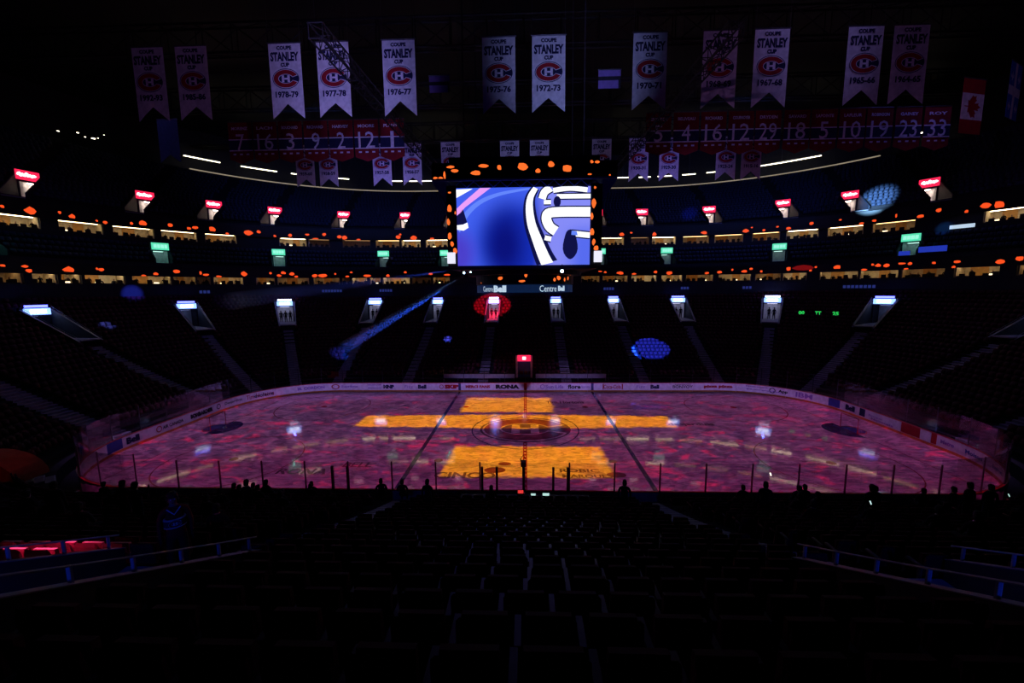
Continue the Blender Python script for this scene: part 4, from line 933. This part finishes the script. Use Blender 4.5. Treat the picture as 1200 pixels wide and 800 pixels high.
for i, t in enumerate(PORT_LOW):
    near = t > 2.5
    if near:
        lab = {4.3545: 'near gangway with blue lit rails below the camera, on the flag side', 4.6455: 'near gangway with blue lit rails below the camera, beside the person in the jersey'}.get(t, 'dark gangway in the near stand, ' + ordinal(i - 12) + ' going round from the flag end')
    else: lab = f'lower stand gangway under pale blue sign, {ordinal(13 - i)} counted from the flag end'
    portal(BOWL, t, 13.12, 19.2, HWL(t), 7.2 if not near else 6.6, 9.55 if not near else 9.0, 9.72, 10.38, 'low', lab, near=near, bright=i in (3, 6, 10))
for i, t in enumerate(PORT_CLUB): portal(CLUB, t, .88, 2.2, .9, 15.55, 17.65, 17.8, 18.75, 'club', f'club level doorway under green sign, {ordinal(9 - i)} counted from the flag end', capz=.6, swid=.9)
for i, t in enumerate(PORT_UP): portal(UPD, t, .9, 5.2, 1.0, 22.95, 25.2, 25.4, 26.5, 'up', f'upper deck doorway under red sign, {ordinal(13 - i)} counted from the flag end', capz=.45, swid=1.0)
for i, t in enumerate(PORT_LOW):       # glow of the blue sign lamps on the steps in front
    if t < 2.5:
        x, y, z = BOWL.P(t, 18.3, 10.8); 
        if i in (3, 6, 10): point('sign_glow', (x, y, z), 60, (.08, .12, 1.0), .1)
for i in (0, 1, 2, 4, 8): 
    x, y, z = CLUB.P(PORT_CLUB[i], 1.2, 17.4); point('green_sign_glow', (x, y, z), 10, (.1, 1.0, .6), .1)

# ------------------------------------------------------------------ concourse tube lights and other far lamps
TT = flat(69, 61, 46)
def tau_of(x, y, A, B, r):
    a, b = A - r, B - r
    if abs(x) <= a: return (x + a) / (2 * a)
    if x > a: return 1 + (PI / 2 - math.atan2(y - b, x - a)) / (PI / 2)
    return -(math.atan2(y - b, x + a) - PI / 2) / (PI / 2)
for i, (xa, ya, xb, yb) in enumerate([(-61.0, 40.9, -57.6, 45.3), (-55.3, 47.7, -50.6, 51.8), (-48.5, 53.2, -46.0, 54.8), (-41.5, 57, -38.5, 58.3), (-30.5, 60.3, -27.5, 60.7), (-25.9, 60.9, -20.5, 61), (-19.5, 61, -15, 61), (19.7, 61, 23.5, 61), (25, 61, 27.5, 60.9), (29, 60.6, 32.5, 60.2), (34, 59.8, 36.5, 59), (38.5, 58.3, 43.0, 56.3), (45.0, 55.4, 55.1, 47.9), (62.0, 38.5, 63.3, 36)]):
    t0, t1 = tau_of(xa, ya, 69, 61, 46), tau_of(xb, yb, 69, 61, 46); x, y, _ = TT.P((t0 + t1) / 2, 0, 0)
    e = empty('fluorescent_lamp', (x, y, 36.2), f'white tube lamp on the top concourse, {ordinal(14 - i)} counted from the flag end', 'lamp')
    m = MB().tube([TT.P(lerp(t0, t1, k / 4), 0, 36.2) for k in range(5)], .09, 6).build('tube', TUBE, e)
    m = MB(); TT.rbox(m, t0, t1, -.15, .15, 36.3, 36.42); m.build('reflector', STEEL, e)
    MB().box(x - .03, x + .03, y - .03, y + .03, 36.4, 41.9).build('stem', STEEL, e)
for i, (x, y, z, r) in enumerate([(-64.5, 23.72, 34.23, .14), (-64.5, 26.32, 34.94, .14), (-64.5, 27.3, 34.7, .1), (-64.5, 28.5, 34.9, .24), (-64.5, 29.2, 35.2, .08), (-64.5, 30.2, 36.0, .06), (-64.5, 43.4, 37.5, .1)]):
    e = empty('ceiling_spot_lamp', (x, y, z), f'small warm roof lamp, {ordinal(i + 1)} of a cluster opposite the flag end', 'lamp')
    MB().tube([(x, y, z - .02), (x, y, z + .3)], r * 1.1, 8).build('housing', BLACK, e); MB().tube([(x, y, z - .08), (x, y, z - .02)], r, 8).build('lens', TUBE, e)
# small lights high on the stand
def tierpanel(T, tau, u, z0, z1, w, m, name, label, cat):
    e = empty(name, T.P(tau, u, T.zfn(u)), label, cat); d = T.dt(tau, u, w / 2)
    b = MB(); T.rbox(b, tau - d, tau + d, u, u + .12, z0, z1); o = b.build('display_face', m, e)
    b = MB(); T.rbox(b, tau - d, tau + d, u + .12, u + .2, T.zfn(u), z1); b.build('backing', BLACK, e); return o
for i, (t, s) in enumerate(((1.441, 'H'), (1.488, 'F'), (1.536, 'R'))):
    o = tierpanel(BOWL, t, 15.6, 8.15, 8.75, .75, BLACK, 'lit_number_panel', ['small green lit number panel on the lower stand, furthest from the flags', 'small green lit number panel on the lower stand, middle of three', 'small green lit number panel on the lower stand, closest to the flags'][i], 'sign')
    d = BOWL.dt(t, 15.6, 1.0); b = MB(); v, f, tw = text(['00', 'TT', '25'][i], .04); b.add([BOWL.P(t + (a / tw - .5) * .68 * d, 15.57, 8.45 + (c - .5) * .5) for a, c in v], f); b.build('numeral', GREENN, o)
o = tierpanel(CLUB, 1.615, 0.6, 15.9, 16.5, 1.1, BLUED, 'blue_display_panel', 'small blue display panel under a green sign near the flag end', 'display')
o = tierpanel(CLUB, 1.667, 0.6, 16.2, 16.9, 2.6, BLUED, 'blue_display_panel', 'wider blue display panel beside the small one near the flag end', 'display')
o = tierpanel(CLUB, 1.69, 4.2, 19.05, 19.5, 2.2, TEXTL, 'white_text_panel', 'pale lit text panel high on the club level by the flag end', 'sign')
MB_ = MB(); bx = UPD.P(-.18, 5, 26)

# ------------------------------------------------------------------ seats
def seat_parts():
    b = MB()                                      # backrest, facing +Y
    prof = [(-.215, .80), (-.235, .87), (-.25, .80), (-.20, .42), (-.16, .42)]
    xs = [-.235, -.20, 0, .20, .235]; n = len(prof)
    for i, x in enumerate(xs):
        dz = -.05 if i in (0, 4) else 0; dy = .02 if i in (0, 4) else (-.02 if i == 2 else 0)
        b.v += [(x, y + dy, z + (dz if z > .6 else 0)) for y, z in prof]
    for i in range(4):
        for k in range(n): b.f.append((i * n + k, i * n + (k + 1) % n, (i + 1) * n + (k + 1) % n, (i + 1) * n + k))
    b.f += [tuple(range(n)), tuple(reversed(range(4 * n, 5 * n)))]
    s = MB().hexa([(-.21, -.13, .44), (.21, -.13, .44), (.21, -.05, .42), (-.21, -.05, .42), (-.20, -.12, .80), (.20, -.12, .80), (.20, -.06, .79), (-.20, -.06, .79)])
    a = MB()
    for x in (-.27,):
        a.box(x - .02, x + .02, -.2, -.14, 0.0, .58); a.box(x - .03, x + .03, -.24, .1, .58, .62)
    return b, s, a
SB_, SS_, SA_ = seat_parts()
ME_B = {m.name: SB_.mesh('backrest', m) for m in (SEAT, SEATN)}; ME_S = {m.name: SS_.mesh('folded_seat', m) for m in (SEAT, SEATN)}; ME_A = SA_.mesh('armrest_stand', STEEL)
def seat_places(T, taus0, taus1, rows, row0, step, uoff, cuts, pitch=.56):
    out = []
    for i in range(rows):
        u = row0 + i * step; t = taus0
        z = T.zfn(u)
        while t < taus1:
            d = T.dt(t, u + uoff, pitch); tm = t + d / 2
            ok = True
            for (tc, hw, a, b) in cuts:
                tcn = norm_tau(tc, taus0)
                if a - .01 <= u + .4 <= b and abs(tm - tcn) < T.dt(tcn, u + uoff, hw + .28) : ok = False; break
            if ok: 
                x, y, _ = T.P(tm, u + uoff, z); nx, ny = T.nrm(tm, u + uoff); out.append((x, y, z, math.atan2(nx, -ny) if False else math.atan2(-ny, -nx) - PI / 2, i))
            t += d
    return out
cuts_low = [(t, HWL(t) + .2, 13.12, 19.9) for t in PORT_LOW] + [(t, .62, 0, 13.1) for t in PORT_LOW]
low = seat_places(BOWL, -2.5, 5.5, 25, .82, .82, .5, cuts_low)
cuts_u = [(t, 1.2, .9, 5.6) for t in PORT_UP] + [(t, .55, 5.6, 18) for t in PORT_UP]
upp = seat_places(UPD, -1.6, 2.6, 18, .9, .9, .5, cuts_u, .58)
clb = seat_places(CLUB, -1.6, 2.6, 4, .88, .88, .5, [(t, 1.1, .88, 2.8) for t in PORT_CLUB], .58)
def in_view(p):
    d = Vector(p[:3]) + Vector((0, 0, .7)) - CAM; z = d.dot(_f)
    if z < .4: return False
    return abs(482.6 * d.dot(_r) / z) < 610 and abs(482.6 * d.dot(_u2) / z) < 410
nearseats = sorted([p for p in low if in_view(p) and p[1] < -14], key=lambda p: (Vector(p[:3]) - CAM).length)
indiv = set(map(tuple, nearseats[:296]))
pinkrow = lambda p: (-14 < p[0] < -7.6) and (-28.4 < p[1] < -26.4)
rest = [p for p in low if tuple(p) not in indiv and (Vector(p[:2]) - CAM.xy).length > .9 and (p[1] > -31 or p[0] ** 2 > 9)]
RANK = {}
for side in (-1, 1):
    for rw in range(30):
        for n_, p in enumerate(sorted([p for p in nearseats if p[4] == rw and (p[0] >= 0) == (side > 0)], key=lambda p: abs(p[0]))): RANK[tuple(p)] = n_ + 1
for p in nearseats[:296]:
    if (Vector(p[:2]) - CAM.xy).length < .75: continue
    col = 'pink_lit_seat_plastic' if pinkrow(p) else 'burgundy_seat_plastic'
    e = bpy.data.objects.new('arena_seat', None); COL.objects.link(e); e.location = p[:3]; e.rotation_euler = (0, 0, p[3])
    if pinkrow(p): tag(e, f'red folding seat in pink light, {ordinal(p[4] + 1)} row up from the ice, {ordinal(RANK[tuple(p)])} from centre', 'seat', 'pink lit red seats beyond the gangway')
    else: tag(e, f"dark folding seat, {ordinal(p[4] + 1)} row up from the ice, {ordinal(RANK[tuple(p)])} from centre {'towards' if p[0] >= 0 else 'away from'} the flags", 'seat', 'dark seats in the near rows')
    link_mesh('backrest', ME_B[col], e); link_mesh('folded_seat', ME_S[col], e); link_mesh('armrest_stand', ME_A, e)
def stuff_seats(P, name, m, label, lod, kindname):
    if lod == 0: parts = [SB_, SS_, SA_]
    else:
        parts = [MB().hexa([(-.24, -.22, .40), (.24, -.22, .40), (.24, -.16, .40), (-.24, -.16, .40), (-.23, -.28, .86), (.23, -.28, .86), (.23, -.22, .87), (-.23, -.22, .87)]),
                 MB().hexa([(-.21, -.14, .42), (.21, -.14, .42), (.21, .0, .40), (-.21, .0, .40), (-.20, -.15, .78), (.20, -.15, .78), (.20, -.08, .78), (-.20, -.08, .78)])]
    V0 = np.array([v for q in parts for v in q.v]); F0 = []; o = 0
    for q in parts: F0 += [[i + o for i in f] for f in q.f]; o += len(q.v)
    quads = np.array([f for f in F0 if len(f) == 4]); oth = [f for f in F0 if len(f) != 4]
    A = np.array(P, dtype=float); c, s = np.cos(A[:, 3]), np.sin(A[:, 3]); n = len(A); nv = len(V0)
    X = V0[None, :, 0] * c[:, None] - V0[None, :, 1] * s[:, None] + A[:, 0:1]; Y = V0[None, :, 0] * s[:, None] + V0[None, :, 1] * c[:, None] + A[:, 1:2]; Z = np.repeat(V0[None, :, 2], n, 0) + A[:, 2:3]
    V = np.stack([X, Y, Z], -1).reshape(-1, 3); off = (np.arange(n) * nv)[:, None, None]
    loops = [(quads[None] + off).reshape(-1)]; cnt = [np.full(len(quads) * n, 4)]
    for f in oth: loops.append((np.array(f)[None] + off[:, :, 0]).reshape(-1)); cnt.append(np.full(n, len(f)))
    loops = np.concatenate(loops); cnt = np.concatenate(cnt)
    me = bpy.data.meshes.new(name); me.vertices.add(len(V)); me.vertices.foreach_set('co', V.ravel()); me.loops.add(len(loops)); me.loops.foreach_set('vertex_index', loops.astype(np.int32))
    me.polygons.add(len(cnt)); me.polygons.foreach_set('loop_start', np.concatenate([[0], np.cumsum(cnt)[:-1]]).astype(np.int32)); me.polygons.foreach_set('loop_total', cnt.astype(np.int32)); me.update(calc_edges=True)
    me.materials.append(m); o = bpy.data.objects.new(name, me); COL.objects.link(o); o['kind'] = 'stuff'; o['label'] = label; o['category'] = 'seats'; return o
stuff_seats([p for p in rest if p[1] < -14 and in_view(p)], 'near_stand_seating', SEAT, 'remaining dark folding seats of the near stand', 0, 'n')
stuff_seats([p for p in rest if not (p[1] < -14)], 'lower_stand_seating', SEAT, 'rows of dark burgundy seats around the lower stand', 1, 'l')
stuff_seats(clb, 'club_seating', SEATB, 'rows of dark seats on the club level', 1, 'c')
stuff_seats(upp, 'upper_deck_seating', SEATB, 'rows of grey blue seats on the upper deck', 1, 'u')

# ------------------------------------------------------------------ people
def skin_mesh(name, V, E, R, mats, face_mat, sub=1):
    me = bpy.data.meshes.new(name); me.from_pydata(V, E, []); o = bpy.data.objects.new(name, me); COL.objects.link(o)
    md = o.modifiers.new('s', 'SKIN'); md.use_smooth_shade = True
    for i, r in enumerate(R):
        rr = r if isinstance(r, tuple) else (r, r); me.skin_vertices[0].data[i].radius = rr
    me.skin_vertices[0].data[0].use_root = True
    o.modifiers.new('b', 'SUBSURF').levels = sub
    dg = bpy.context.evaluated_depsgraph_get(); m2 = bpy.data.meshes.new_from_object(o.evaluated_get(dg)); m2.name = name
    bpy.data.objects.remove(o); bpy.data.meshes.remove(me)
    m2.materials.clear()
    for mm in mats: m2.materials.append(mm)
    for p in m2.polygons: p.material_index = face_mat(p.center); p.use_smooth = True
    return m2
def body(pose, shirt, legs, fingers=False):
    """faces +Y. pose: stand / sit / arm (one arm up)"""
    V, E, R = [], [], []
    def add(p, r, parent=None):
        V.append(p); R.append(r); 
        if parent is not None: E.append((parent, len(V) - 1))
        return len(V) - 1
    hz = .95 if pose != 'sit' else .50
    pel = add((0, 0, hz), (.165, .12)); w = add((0, .01, hz + .18), (.145, .105), pel); ch = add((0, .0, hz + .38), (.175, .12), w); sh = add((0, -.01, hz + .50), (.12, .085), ch)
    nk = add((0, .0, hz + .58), .055, sh); hd = add((0, .015, hz + .665), (.075, .085), nk); h2 = add((0, .01, hz + .76), (.078, .095), hd); add((0, 0, hz + .80), .05, h2)
    head_z = hz + .70
    for s in (-1, 1):
        a = add((s * .19, -.01, hz + .47), .062, sh)
        if pose == 'stand' or (pose == 'arm' and s < 0):
            el = add((s * .25, -.03, hz + .20), .046, a); wr = add((s * .25, .06, hz - .04), .032, el); hn = add((s * .25, .08, hz - .11), (.022, .040), wr); hdir = (0, .03, -1)
        elif pose == 'arm':
            el = add((s * .32, .10, hz + .36), .046, a); wr = add((s * .20, .26, hz + .58), .032, el); hn = add((s * .19, .28, hz + .65), (.022, .040), wr); hdir = (0, .1, 1)
        else:
            el = add((s * .26, .05, hz + .22), .046, a); wr = add((s * .16, .27, hz + .17), .032, el); hn = add((s * .13, .34, hz + .16), (.040, .022), wr); hdir = (-s * .3, 1, -.2)
        if fingers:
            for f in range(4):
                o = (f - 1.5) * .019; L = (.062, .075, .07, .055)[f]; q = add((V[hn][0], V[hn][1] + o + hdir[1] * .03, V[hn][2] + hdir[2] * .035), .0095, hn)
                q = add((V[q][0], V[q][1] + hdir[1] * L * .5, V[q][2] + hdir[2] * L * .5), .009, q); add((V[q][0] - s * .012, V[q][1] + hdir[1] * L * .5, V[q][2] + hdir[2] * L * .5), .008, q)
            q = add((V[wr][0] - s * .02, V[wr][1] + .035, V[wr][2] + hdir[2] * .04), .011, wr); add((V[q][0] - s * .008, V[q][1] + .018, V[q][2] + hdir[2] * .035), .009, q)
        if pose != 'sit':
            hp = add((s * .09, 0, hz - .06), .105, pel); kn = add((s * .11, .02, .50), .068, hp); an = add((s * .12, -.02, .09), .042, kn); add((s * .13, .12, .045), (.042, .030), an)
        else:
            hp = add((s * .10, .08, hz - .02), .10, pel); kn = add((s * .13, .46, hz + .0), .068, hp); an = add((s * .13, .44, .09), .042, kn); add((s * .13, .58, .045), (.042, .030), an)
    lo = hz - .02
    def fm(c):
        if c.z > hz + .56: return 1
        if fingers or True:
            for i in range(len(V)):
                pass
        return 2 if c.z < lo and pose != 'sit' or (pose == 'sit' and (c.y > .2 and c.z < hz + .1)) else 0
    me = skin_mesh('body', V, E, R, [shirt, SKIN, legs], fm, 1)
    return me, hz
def head_bits(hz, face=False):
    """hair cap, plus facial features when the figure is close"""
    m = MB(); n = 10; zc = hz + .72
    rings = [(.0, .135), (.055, .125), (.09, .09), (.105, .035), (.098, -.03)]
    V = []
    for r, dz in rings:
        for k in range(n):
            a = 2 * PI * k / n; fr = math.sin(a)
            drop = -.07 if (r > .08 and fr < .3) else 0
            V.append((r * .92 * math.cos(a), r * 1.05 * math.sin(a) - .008, zc + dz + (drop if dz < .05 else 0) + (.05 if fr > .5 and dz < 0 else 0)))
    m.v = V
    for i in range(len(rings) - 1):
        for k in range(n): m.f.append((i * n + k, i * n + (k + 1) % n, (i + 1) * n + (k + 1) % n, (i + 1) * n + k))
    return m
PEOPLE = {}
for pose in ('stand', 'sit', 'arm'):
    for cl, mm in (('dark', CLOTHD), ('maroon', CLOTHD2)):
        PEOPLE[pose, cl] = body(pose, mm, CLOTHD)[0]
HAIRM = {p: head_bits(.95 if p != 'sit' else .50).mesh('hair', HAIR) for p in ('stand', 'sit', 'arm')}
def person(x, y, z, rot, pose, cl, label, group=None, scale=1.0, hair=True):
    e = bpy.data.objects.new('person', None); COL.objects.link(e); e.location = (x, y, z); e.rotation_euler = (0, 0, rot); e.scale = (scale,) * 3; tag(e, label, 'person', group)
    link_mesh('body', PEOPLE[pose, cl], e)
    if hair: link_mesh('hair', HAIRM[pose], e)
    return e
rp = random.Random(11)
# silhouettes against the ice
FG = [(1, -19.7, 8, 'stand', 'dark', 'standing person outlined against the ice at the end away from the flags'), (2, -15.7, 7, 'stand', 'dark', 'standing person in dark clothes, second dark outline from the gangway jersey figure'), (3, -14.2, 6.6, 'stand', 'maroon', 'standing person in maroon top among the cluster by the ice corner away from the flags'), (4, -12.9, 7.5, 'arm', 'dark', 'person holding an arm up in the cluster by the ice corner away from the flags'),
      (5, -13.3, 2.2, 'sit', 'dark', 'seated person just below the ice edge near the corner away from the flags'), (6, -10.9, 4.6, 'stand', 'dark', 'standing person outlined below the goal line end of the near glass'), (7, -12.9, 0.9, 'sit', 'dark', 'seated person beside the standing figure near the end glass'), (8, -10.2, 1.3, 'sit', 'dark', 'seated person alone under the near glass posts'),
      (9, -7.4, .2, 'sit', 'maroon', 'seated person by the first blue line, away from the flags'), (10, -6.3, .4, 'sit', 'dark', 'seated person beside the first blue line, with another person close by'), (11, -4.15, 3.6, 'stand', 'dark', 'tall standing person outlined against the ice under the CINCO print'), (12, -1.55, 1.6, 'sit', 'dark', 'seated person by the scorers table under the orange light'),
      (13, 4.25, 3.2, 'stand', 'dark', 'slim standing person outlined beyond the second blue line'), (14, 9.6, 3.9, 'stand', 'dark', 'standing person in the near rows with a lit phone overhead'), (15, 12.6, 1.8, 'sit', 'dark', 'seated person beside the standing figure in the flag side rows'), (16, 13.4, 1.1, 'sit', 'maroon', 'seated person with pale collar in the flag side rows'),
      (17, 12.3, 5.6, 'stand', 'dark', 'broad standing person outlined under the flag end goal'), (18, 18.1, 1.7, 'sit', 'dark', 'seated person outlined against the crimson ice corner'), (19, 19.4, 1.6, 'sit', 'dark', 'seated person at the flag side ice corner, first of three heads'), (20, 17.4, 4.2, 'stand', 'dark', 'standing person with a cap at the flag side ice corner'), (21, 18.2, 4.4, 'stand', 'dark', 'standing person at the flag end of the ice edge')]
for n_, x, u, pose, cl, lab in FG:
    row = round((u) / .82); ur = row * .82 + .35; person(x, -14 - ur, zb(row * .82) + (0 if pose != 'sit' else 0), rp.uniform(-.3, .3) + 0, pose, cl, lab, scale=rp.uniform(.97, 1.06))
# crowd filling the darker rows below
USED = set()
for i in range(46):
    row = rp.randint(1, 12); x = rp.uniform(-24, 24)
    if abs(x) < 5.5 or abs(abs(x) - 6.4) < 1.0 or abs(abs(x) - 14) < .9: x = math.copysign(9.0 + rp.uniform(0, 4), x)
    if (row, int(x)) in USED: continue
    USED.add((row, int(x)))
    person(x, -14 - row * .82 - .38, zb(row * .82), rp.uniform(-.3, .3), 'sit', rp.choice(['dark', 'maroon']), f"seated spectator in dark clothes, {ordinal(row + 1)} row from the ice, {ordinal(int(abs(x)) + 1)} metre {'towards' if x > 0 else 'away from'} the flags", 'seated spectators in the near rows')
# silhouettes in suites
for T, SU, zf in ((TL, SU_L, 12.38), (TU, SU_U, 18.88)):
    for i, g in enumerate(SU):
        n = rp.choice([2, 2, 3, 3, 4])
        for k in range(n):
            t = lerp(g[0], g[1], (k + rp.uniform(.25, .75)) / n); x, y, _ = T.P(t, 1.0, zf); nx, ny = T.nrm(t, 1.0); po = rp.choice(['sit', 'stand'])
            person(x, y, zf + (.25 if po == 'sit' else -.25) * 0, math.atan2(-ny, -nx) - PI / 2, po, 'dark', f"dark guest silhouette, {ordinal(n - k)} in the {'lower' if T is TL else 'upper'} ring suite counted {ordinal(len(SU) - i)} from the flag end", 'guests in the lit suites', hair=False, scale=.85 if po == 'stand' else 1.0)
# people standing in the gangways
for i, (t, n) in enumerate(((PORT_LOW[3], 3), (PORT_LOW[4], 2), (PORT_LOW[5], 1), (PORT_LOW[6], 2), (PORT_LOW[7], 2), (PORT_LOW[8], 1), (PORT_LOW[9], 2), (PORT_LOW[10], 2))):
    for k in range(n):
        d = BOWL.dt(t, 18, 1.0); tt = t + (k - (n - 1) / 2) * .62 * d; u = 18.6 + rp.uniform(-.3, .3); x, y, _ = BOWL.P(tt, u, 7.2); nx, ny = BOWL.nrm(tt, u)
        person(x, y, 7.2, math.atan2(-ny, -nx) - PI / 2 + rp.uniform(-.5, .5), 'stand', 'dark', f'dark clothed person, {ordinal(n - k)} in the far gangway counted {ordinal(9 - i)} towards the end away from flags', 'people standing in the far gangways')
# the person in the team jersey by the near rail
J = empty('person', (-6.95, -26.75, zb(12.3)), 'person in red jersey with white collar and chest emblem, beyond the near gangway', 'person')
J.rotation_euler = (0, 0, PI + .75)
jm, jh = body('stand', JERSEY, CLOTHD, True); link_mesh('body', jm, J); link_mesh('hair', HAIRM['stand'], J)
fz = jh + .70
for nm, pts, m_ in (('nose', [((0, .10, fz + .02), .012), ((0, .125, fz - .015), .016), ((0, .10, fz - .02), .012)], SKIN),):
    link_mesh(nm, MB().tube([p for p, r in pts], [r for p, r in pts], 6).mesh(nm, m_), J)
for s in (-1, 1):
    link_mesh('eye', MB().tube([(s * .032, .088, fz + .02), (s * .032, .102, fz + .02)], .010, 8).mesh('eye', INKW), J)
    link_mesh('ear', MB().tube([(s * .078, -.005, fz + .03), (s * .092, -.01, fz), (s * .078, 0, fz - .03)], .014, 6).mesh('ear', SKIN), J)
link_mesh('mouth', MB().box(-.025, .025, .088, .1, fz - .055, fz - .045).mesh('mouth', INKR), J)
m = MB()
for P in stroke([(-.11, jh + .56), (0, jh + .42), (.11, jh + .56)], .022): m.poly([(a, .125, b) for a, b in P])
link_mesh('collar', m.mesh('collar', INKW), J)
for z0, z1, mm in ((.16, .30, INKB), (.145, .16, INKW), (.30, .315, INKW)):
    v = MB().tube([(0, .005, jh + z0), (0, .005, jh + z1)], .19, 14); v.v = [(a * .98, b * .76, c) for a, b, c in v.v]; link_mesh('chest_stripe', v.mesh('chest_stripe', mm), J)
R2, N2, W2 = MB(), MB(), MB(); crest(R2, (N2, W2), lambda a, b, l: (-a, .155 + l * .003, jh + .24 + b), .11)
for nm, m_, b_ in (('emblem_field', INKB, N2), ('emblem_letter', INKR, R2), ('emblem_edge', INKW, W2)): link_mesh(nm, b_.mesh(nm, m_), J)

# ------------------------------------------------------------------ near details
e = empty('camera_pole', (-.07, -13.25, 0), 'thin black pole with small remote camera head at the near boards', 'camera')
MB().tube([(-.07, -13.25, 0), (-.07, -13.25, 2.5)], .05, 8).build('pole', BLACK, e)
MB().box(-.2, .08, -13.4, -13.05, 2.55, 2.8).build('camera_body', BLACK, e); MB().tube([(-.06, -13.1, 2.68), (-.06, -12.9, 2.66)], .08, 10).build('lens_barrel', BLACK, e)
MB().tube([(-.07, -13.25, 2.5), (-.22, -13.25, 2.9), (-.05, -13.25, 3.2), (.04, -13.25, 2.95)], .03, 6).build('bracket', BLACK, e)
e = empty('scorers_table', (0, -14.3, 0), 'long dark scorers table with screens behind the near boards', 'table')
MB().box(-3.3, 3.3, -14.6, -14.0, 1.28, 1.34).build('table_top', STEEL, e)
for x in (-3.1, -1, 1, 3.1): MB().box(x - .04, x + .04, -14.5, -14.1, .0, 1.28).build('leg', STEEL, e)
for x, z, w, h, mm, lab in ((-.2, 1.60, .28, .16, MONR, 'small red lit monitor on the scorers table'), (.45, 1.46, .24, .10, MONG, 'flat pale lit laptop beside the red monitor'), (1.1, 1.47, .34, .13, MONG, 'brighter pale lit laptop on the scorers table, flag side')):
    q = empty('laptop_screen', (x, -14.3, 1.34), lab, 'screen'); MB().box(x - w / 2, x + w / 2, -14.26, -14.24, z - h / 2, z + h / 2).build('screen', mm, q)
    MB().box(x - w / 2 - .02, x + w / 2 + .02, -14.24, -14.22, 1.34, z + h / 2 + .02).build('lid', BLACK, q); MB().box(x - w / 2, x + w / 2, -14.5, -14.25, 1.34, 1.36).build('keyboard', BLACK, q)
e = empty('red_pennant_board', (-23.9, 15.2, .9), 'small red panel standing behind the far boards near the Cordon advert', 'sign')
MB().box(-24.6, -23.2, 15.2, 15.26, 1.2, 2.0).build('panel', INKR, e); MB().box(-24.0, -23.8, 15.26, 15.34, .3, 1.9).build('post', STEEL, e)
e = empty('tunnel_canopy', (-31.0, -12.6, 1.0), 'dull orange lit rounded tunnel canopy at the ice corner away from the flags', 'canopy')
m = MB(); cxx = -31.0
for k in range(12):
    a, b = PI * k / 12, PI * (k + 1) / 12; P = lambda w, q, y: (cxx + (2.6 + w) * math.cos(q), y, 1.35 + (1.35 + w) * math.sin(q))
    m.hexa([P(0, a, -13.4), P(0, b, -13.4), P(0, b, -11.8), P(0, a, -11.8), P(.08, a, -13.4), P(.08, b, -13.4), P(.08, b, -11.8), P(.08, a, -11.8)])
m.build('canopy_skin', mat('orange_canvas', (.45, .10, .03), .8), e)
m = MB(); m.poly([(cxx + 2.6 * math.cos(PI * k / 12), -13.38, 1.35 + 1.35 * math.sin(PI * k / 12)) for k in range(13)]); m.build('end_flap', MATS['orange_canvas'], e)
for x in (-33.5, -28.5): MB().box(x - .06, x + .06, -13.3, -13.1, 0, 1.4).build('post', STEEL, e)
for i, (x, u, z) in enumerate(((11.1, 7.2, 0), (19.2, 3.8, 0), (9.9, 4.1, 1))):
    row = round(u / .82); zz = zb(row * .82) + (1.2 if not z else 2.0); yy = -14 - row * .82 - .1
    q = empty('lit_phone', (x, yy, zz), ['glowing phone held low in the flag side rows', 'small glowing phone near the flag side ice corner', 'tiny warm lit phone held above a head'][i], 'phone')
    q.rotation_euler = (-.5, 0, .3)
    link_mesh('case', MB().box(-.033, .033, 0, .01, -.065, .065).mesh('case', BLACK), q); link_mesh('screen', MB().box(-.028, .028, -.003, 0, -.055, .055).mesh('screen', LAMPW if i == 2 else MONG), q)

# ------------------------------------------------------------------ haze lit by the show lamps
def haze_mat(name, col, dens):
    m = bpy.data.materials.new(name); m.use_nodes = True; N = NT(m.node_tree); N.n.remove(N.n['Principled BSDF'])
    v = N.new('ShaderNodeVolumeScatter'); v.inputs['Color'].default_value = (*col, 1); v.inputs['Density'].default_value = dens; v.inputs['Anisotropy'].default_value = .2
    N.l.new(v.outputs[0], N.n['Material Output'].inputs['Volume']); return m
def beam(p, q, r0, r1, watts, color, dens, label, deg):
    p, q = Vector(p), Vector(q); o = MB().tube([p, q], [r0, r1], 16).build('haze', haze_mat('stage_haze', (.9, .9, .95), dens)); o['kind'] = 'stuff'; o['label'] = label; o['category'] = 'haze'
    spot('beam_light', tuple(p - (q - p).normalized() * .15), tuple(q), watts, color, deg, .3, .03); return o
beam((-4.5, -5.5, 12.75), (-23.5, 17.5, 4.6), .10, .85, 13000, (.25, .5, 1.0), .028, 'pale blue light shaft in the haze from the video board down to the stand', 3.6)
beam((-4.9, -5.4, 13.3), (-41.5, 22.6, 10.6), .10, 1.3, 45000, (.05, .12, 1.0), .03, 'deep blue light shaft in the haze across the lower stand', 3.0)
beam((-27.9, 46.2, 29.0), (-28.4, 45.9, 23.3), .12, .32, 2500, (.15, .4, 1.0), .12, 'short blue light shaft against the upper deck seats', 5)
